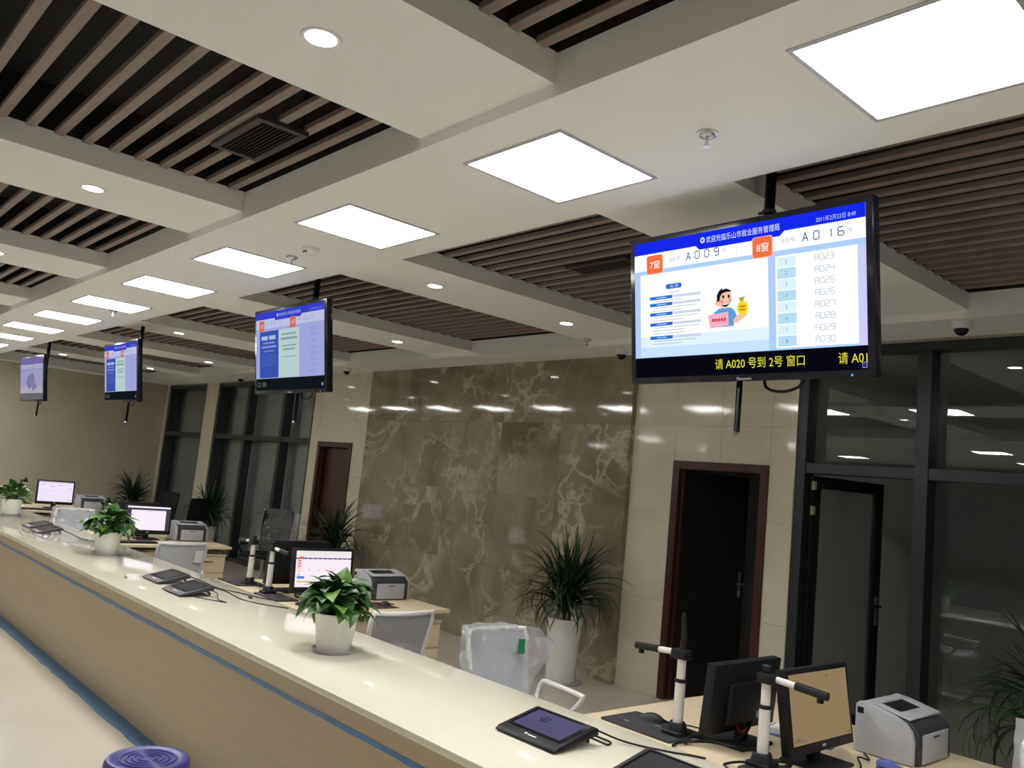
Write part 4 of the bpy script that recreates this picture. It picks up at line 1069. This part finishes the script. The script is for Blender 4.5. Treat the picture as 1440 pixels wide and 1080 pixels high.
def pothos(x, y, label, seed, n=54, sc=1.0):
    t = thing('potted_plant', label, 'potted plant', (x, y, ZC), seed, 'leafy potted plants on the counter')
    MB().lathe([(.0, .0), (.105, .0), (.114, .012), (.116, .022), (.110, .022), (.104, .012), (.0, .010)], n=32).build('saucer', M['saucer'], t)
    MB().lathe([(.0, .012), (.088, .012), (.092, .02), (.116, .196), (.119, .200), (.119, .206), (.112, .206), (.108, .185), (.0, .182)], n=36).build('pot', M['potw'], t)
    MB().lathe([(.0, .188), (.107, .186)], n=24).build('soil', M['soil'], t)
    r = random.Random(seed); stems = MB()
    for k in range(n):
        a = 2 * PI * k * .381966 + r.uniform(-.2, .2); q = (k + .5) / n
        el = math.radians(85 - 88 * q + r.uniform(-10, 10)); R = r.uniform(.085, .15) * sc
        tip = Vector((math.cos(a) * math.cos(el) * R * 1.12, math.sin(a) * math.cos(el) * R * 1.12, .225 + R * math.sin(el) * 1.0))
        stems.tube([(math.cos(a) * .04, math.sin(a) * .04, .185), (tip.x * .5, tip.y * .5, tip.z * .5 + .12), tuple(tip)], .0022, 5, caps=False)
        me = heart_meshes[r.choices(range(9), [4, 4, 1.8] * 3)[0]]
        o = link('leaf', me, t); o.location = tip
        s = r.uniform(.36, .58) * sc; o.scale = (s, s, s)
        pit = el * .75 + r.uniform(-.6, .3)
        o.rotation_euler = (Matrix.Rotation(a - PI / 2 + r.uniform(-.6, .6), 4, 'Z') @ Matrix.Rotation(pit, 4, 'X') @ Matrix.Rotation(r.uniform(-.5, .5), 4, 'Y')).to_euler()
    stems.build('stems', M['leafB'], t)
    return t
pothos(-4.03, 2.475, 'bushy green plant in a white pot with grey saucer, the fullest on the counter', 11, 105, 1.02)
pothos(-8.15, 2.53, 'bushy green plant in a white pot beside the grey chair with a white tag', 23, 90, 1.1)
pothos(-11.95, 2.52, 'bushy green plant in a white pot at the counter end nearest the end wall', 37, 60, 1.05)

def strap(L, w, arch, droop):
    vs = []; fs = []; n = 9
    x = z = 0.0; ang = arch
    for i in range(n + 1):
        u = i / n; ww = w * (1 - u) ** .7 * (.55 + .9 * min(1, u * 4)) * .7
        vs += [(x, -ww, z + ww * .25), (x, 0, z), (x, ww, z + ww * .25)]
        x += math.cos(ang) * L / n; z += math.sin(ang) * L / n; ang -= droop / n * (.5 + u)
    for i in range(n):
        a = 3 * i; fs += [(a, a + 3, a + 4, a + 1), (a + 1, a + 4, a + 5, a + 2)]
    return vs, fs
strap_meshes = {}
for kind, (L, arch, droop) in dict(up=(.62, 1.42, .5), lean=(.66, 1.15, 1.2), arc=(.66, .9, 2.1), fall=(.74, .60, 3.2)).items():
    for mt in ('strapA', 'strapB'):
        strap_meshes[kind, mt] = MB().add(*strap(L, .020, arch, droop)).mesh('leaf', M[mt], recalc=False)
def dracaena(x, y, label, seed, n=110, top=1.36):
    t = thing('floor_plant', label, 'floor plant', (x, y, 0), seed * .7, 'strap-leaved floor plants along the back wall')
    MB().lathe([(.0, .0), (.19, .0), (.20, .012), (.195, .018), (.0, .016)], n=32).build('saucer', M['saucer'], t)
    MB().lathe([(.0, .016), (.138, .016), (.142, .03), (.140, .10), (.150, .32), (.168, .555), (.172, .575), (.162, .575), (.155, .54), (.0, .53)], n=36).build('pot', M['potw'], t)
    MB().lathe([(.0, .542), (.156, .538)], n=24).build('soil', M['soil'], t)
    r = random.Random(seed)
    crowns = [(Vector((r.uniform(-.06, .06), r.uniform(-.06, .06), 0)), z) for z in (.66, .74, .82)]
    for c, z in crowns: MB().tube([(c.x * .6, c.y * .6, .53), (c.x, c.y, z)], .018, 8).build('cane', M['cane'], t)
    for k in range(n):
        c, z = crowns[k % 3]; q = (k // 3) / (n / 3)
        kind = 'up' if q < .22 else 'lean' if q < .44 else 'arc' if q < .72 else 'fall'
        me = strap_meshes[kind, r.choice(('strapA', 'strapA', 'strapB'))]
        o = link('leaf', me, t); o.location = (c.x, c.y, z + .03 - q * .09)
        s = r.uniform(.78, 1.05) * (top - .70) / .66
        o.scale = (s, r.uniform(.8, 1.2), s)
        o.rotation_euler = (Matrix.Rotation(r.uniform(0, 2 * PI), 4, 'Z') @ Matrix.Rotation(r.uniform(-.25, .2), 4, 'Y') @ Matrix.Rotation(r.uniform(-.5, .5), 4, 'X')).to_euler()
    return t
dracaena(-5.56, 5.86, 'strap-leaved plant in a tall white pot at the marble wall near the open door', 3, 230, 1.38)
dracaena(-9.65, 5.80, 'strap-leaved plant in a tall white pot beside the closed wooden door', 5, 157, 1.34)
dracaena(-13.95, 5.85, 'strap-leaved plant in a tall white pot before the wide window', 8, 157, 1.36)
dracaena(-17.45, 5.75, 'strap-leaved plant in the corner by the end wall and the narrow window', 12, 142, 1.32)
dracaena(-1.40, 5.55, 'strap-leaved plant in a tall white pot before the glass partition', 15, 172, 1.36)
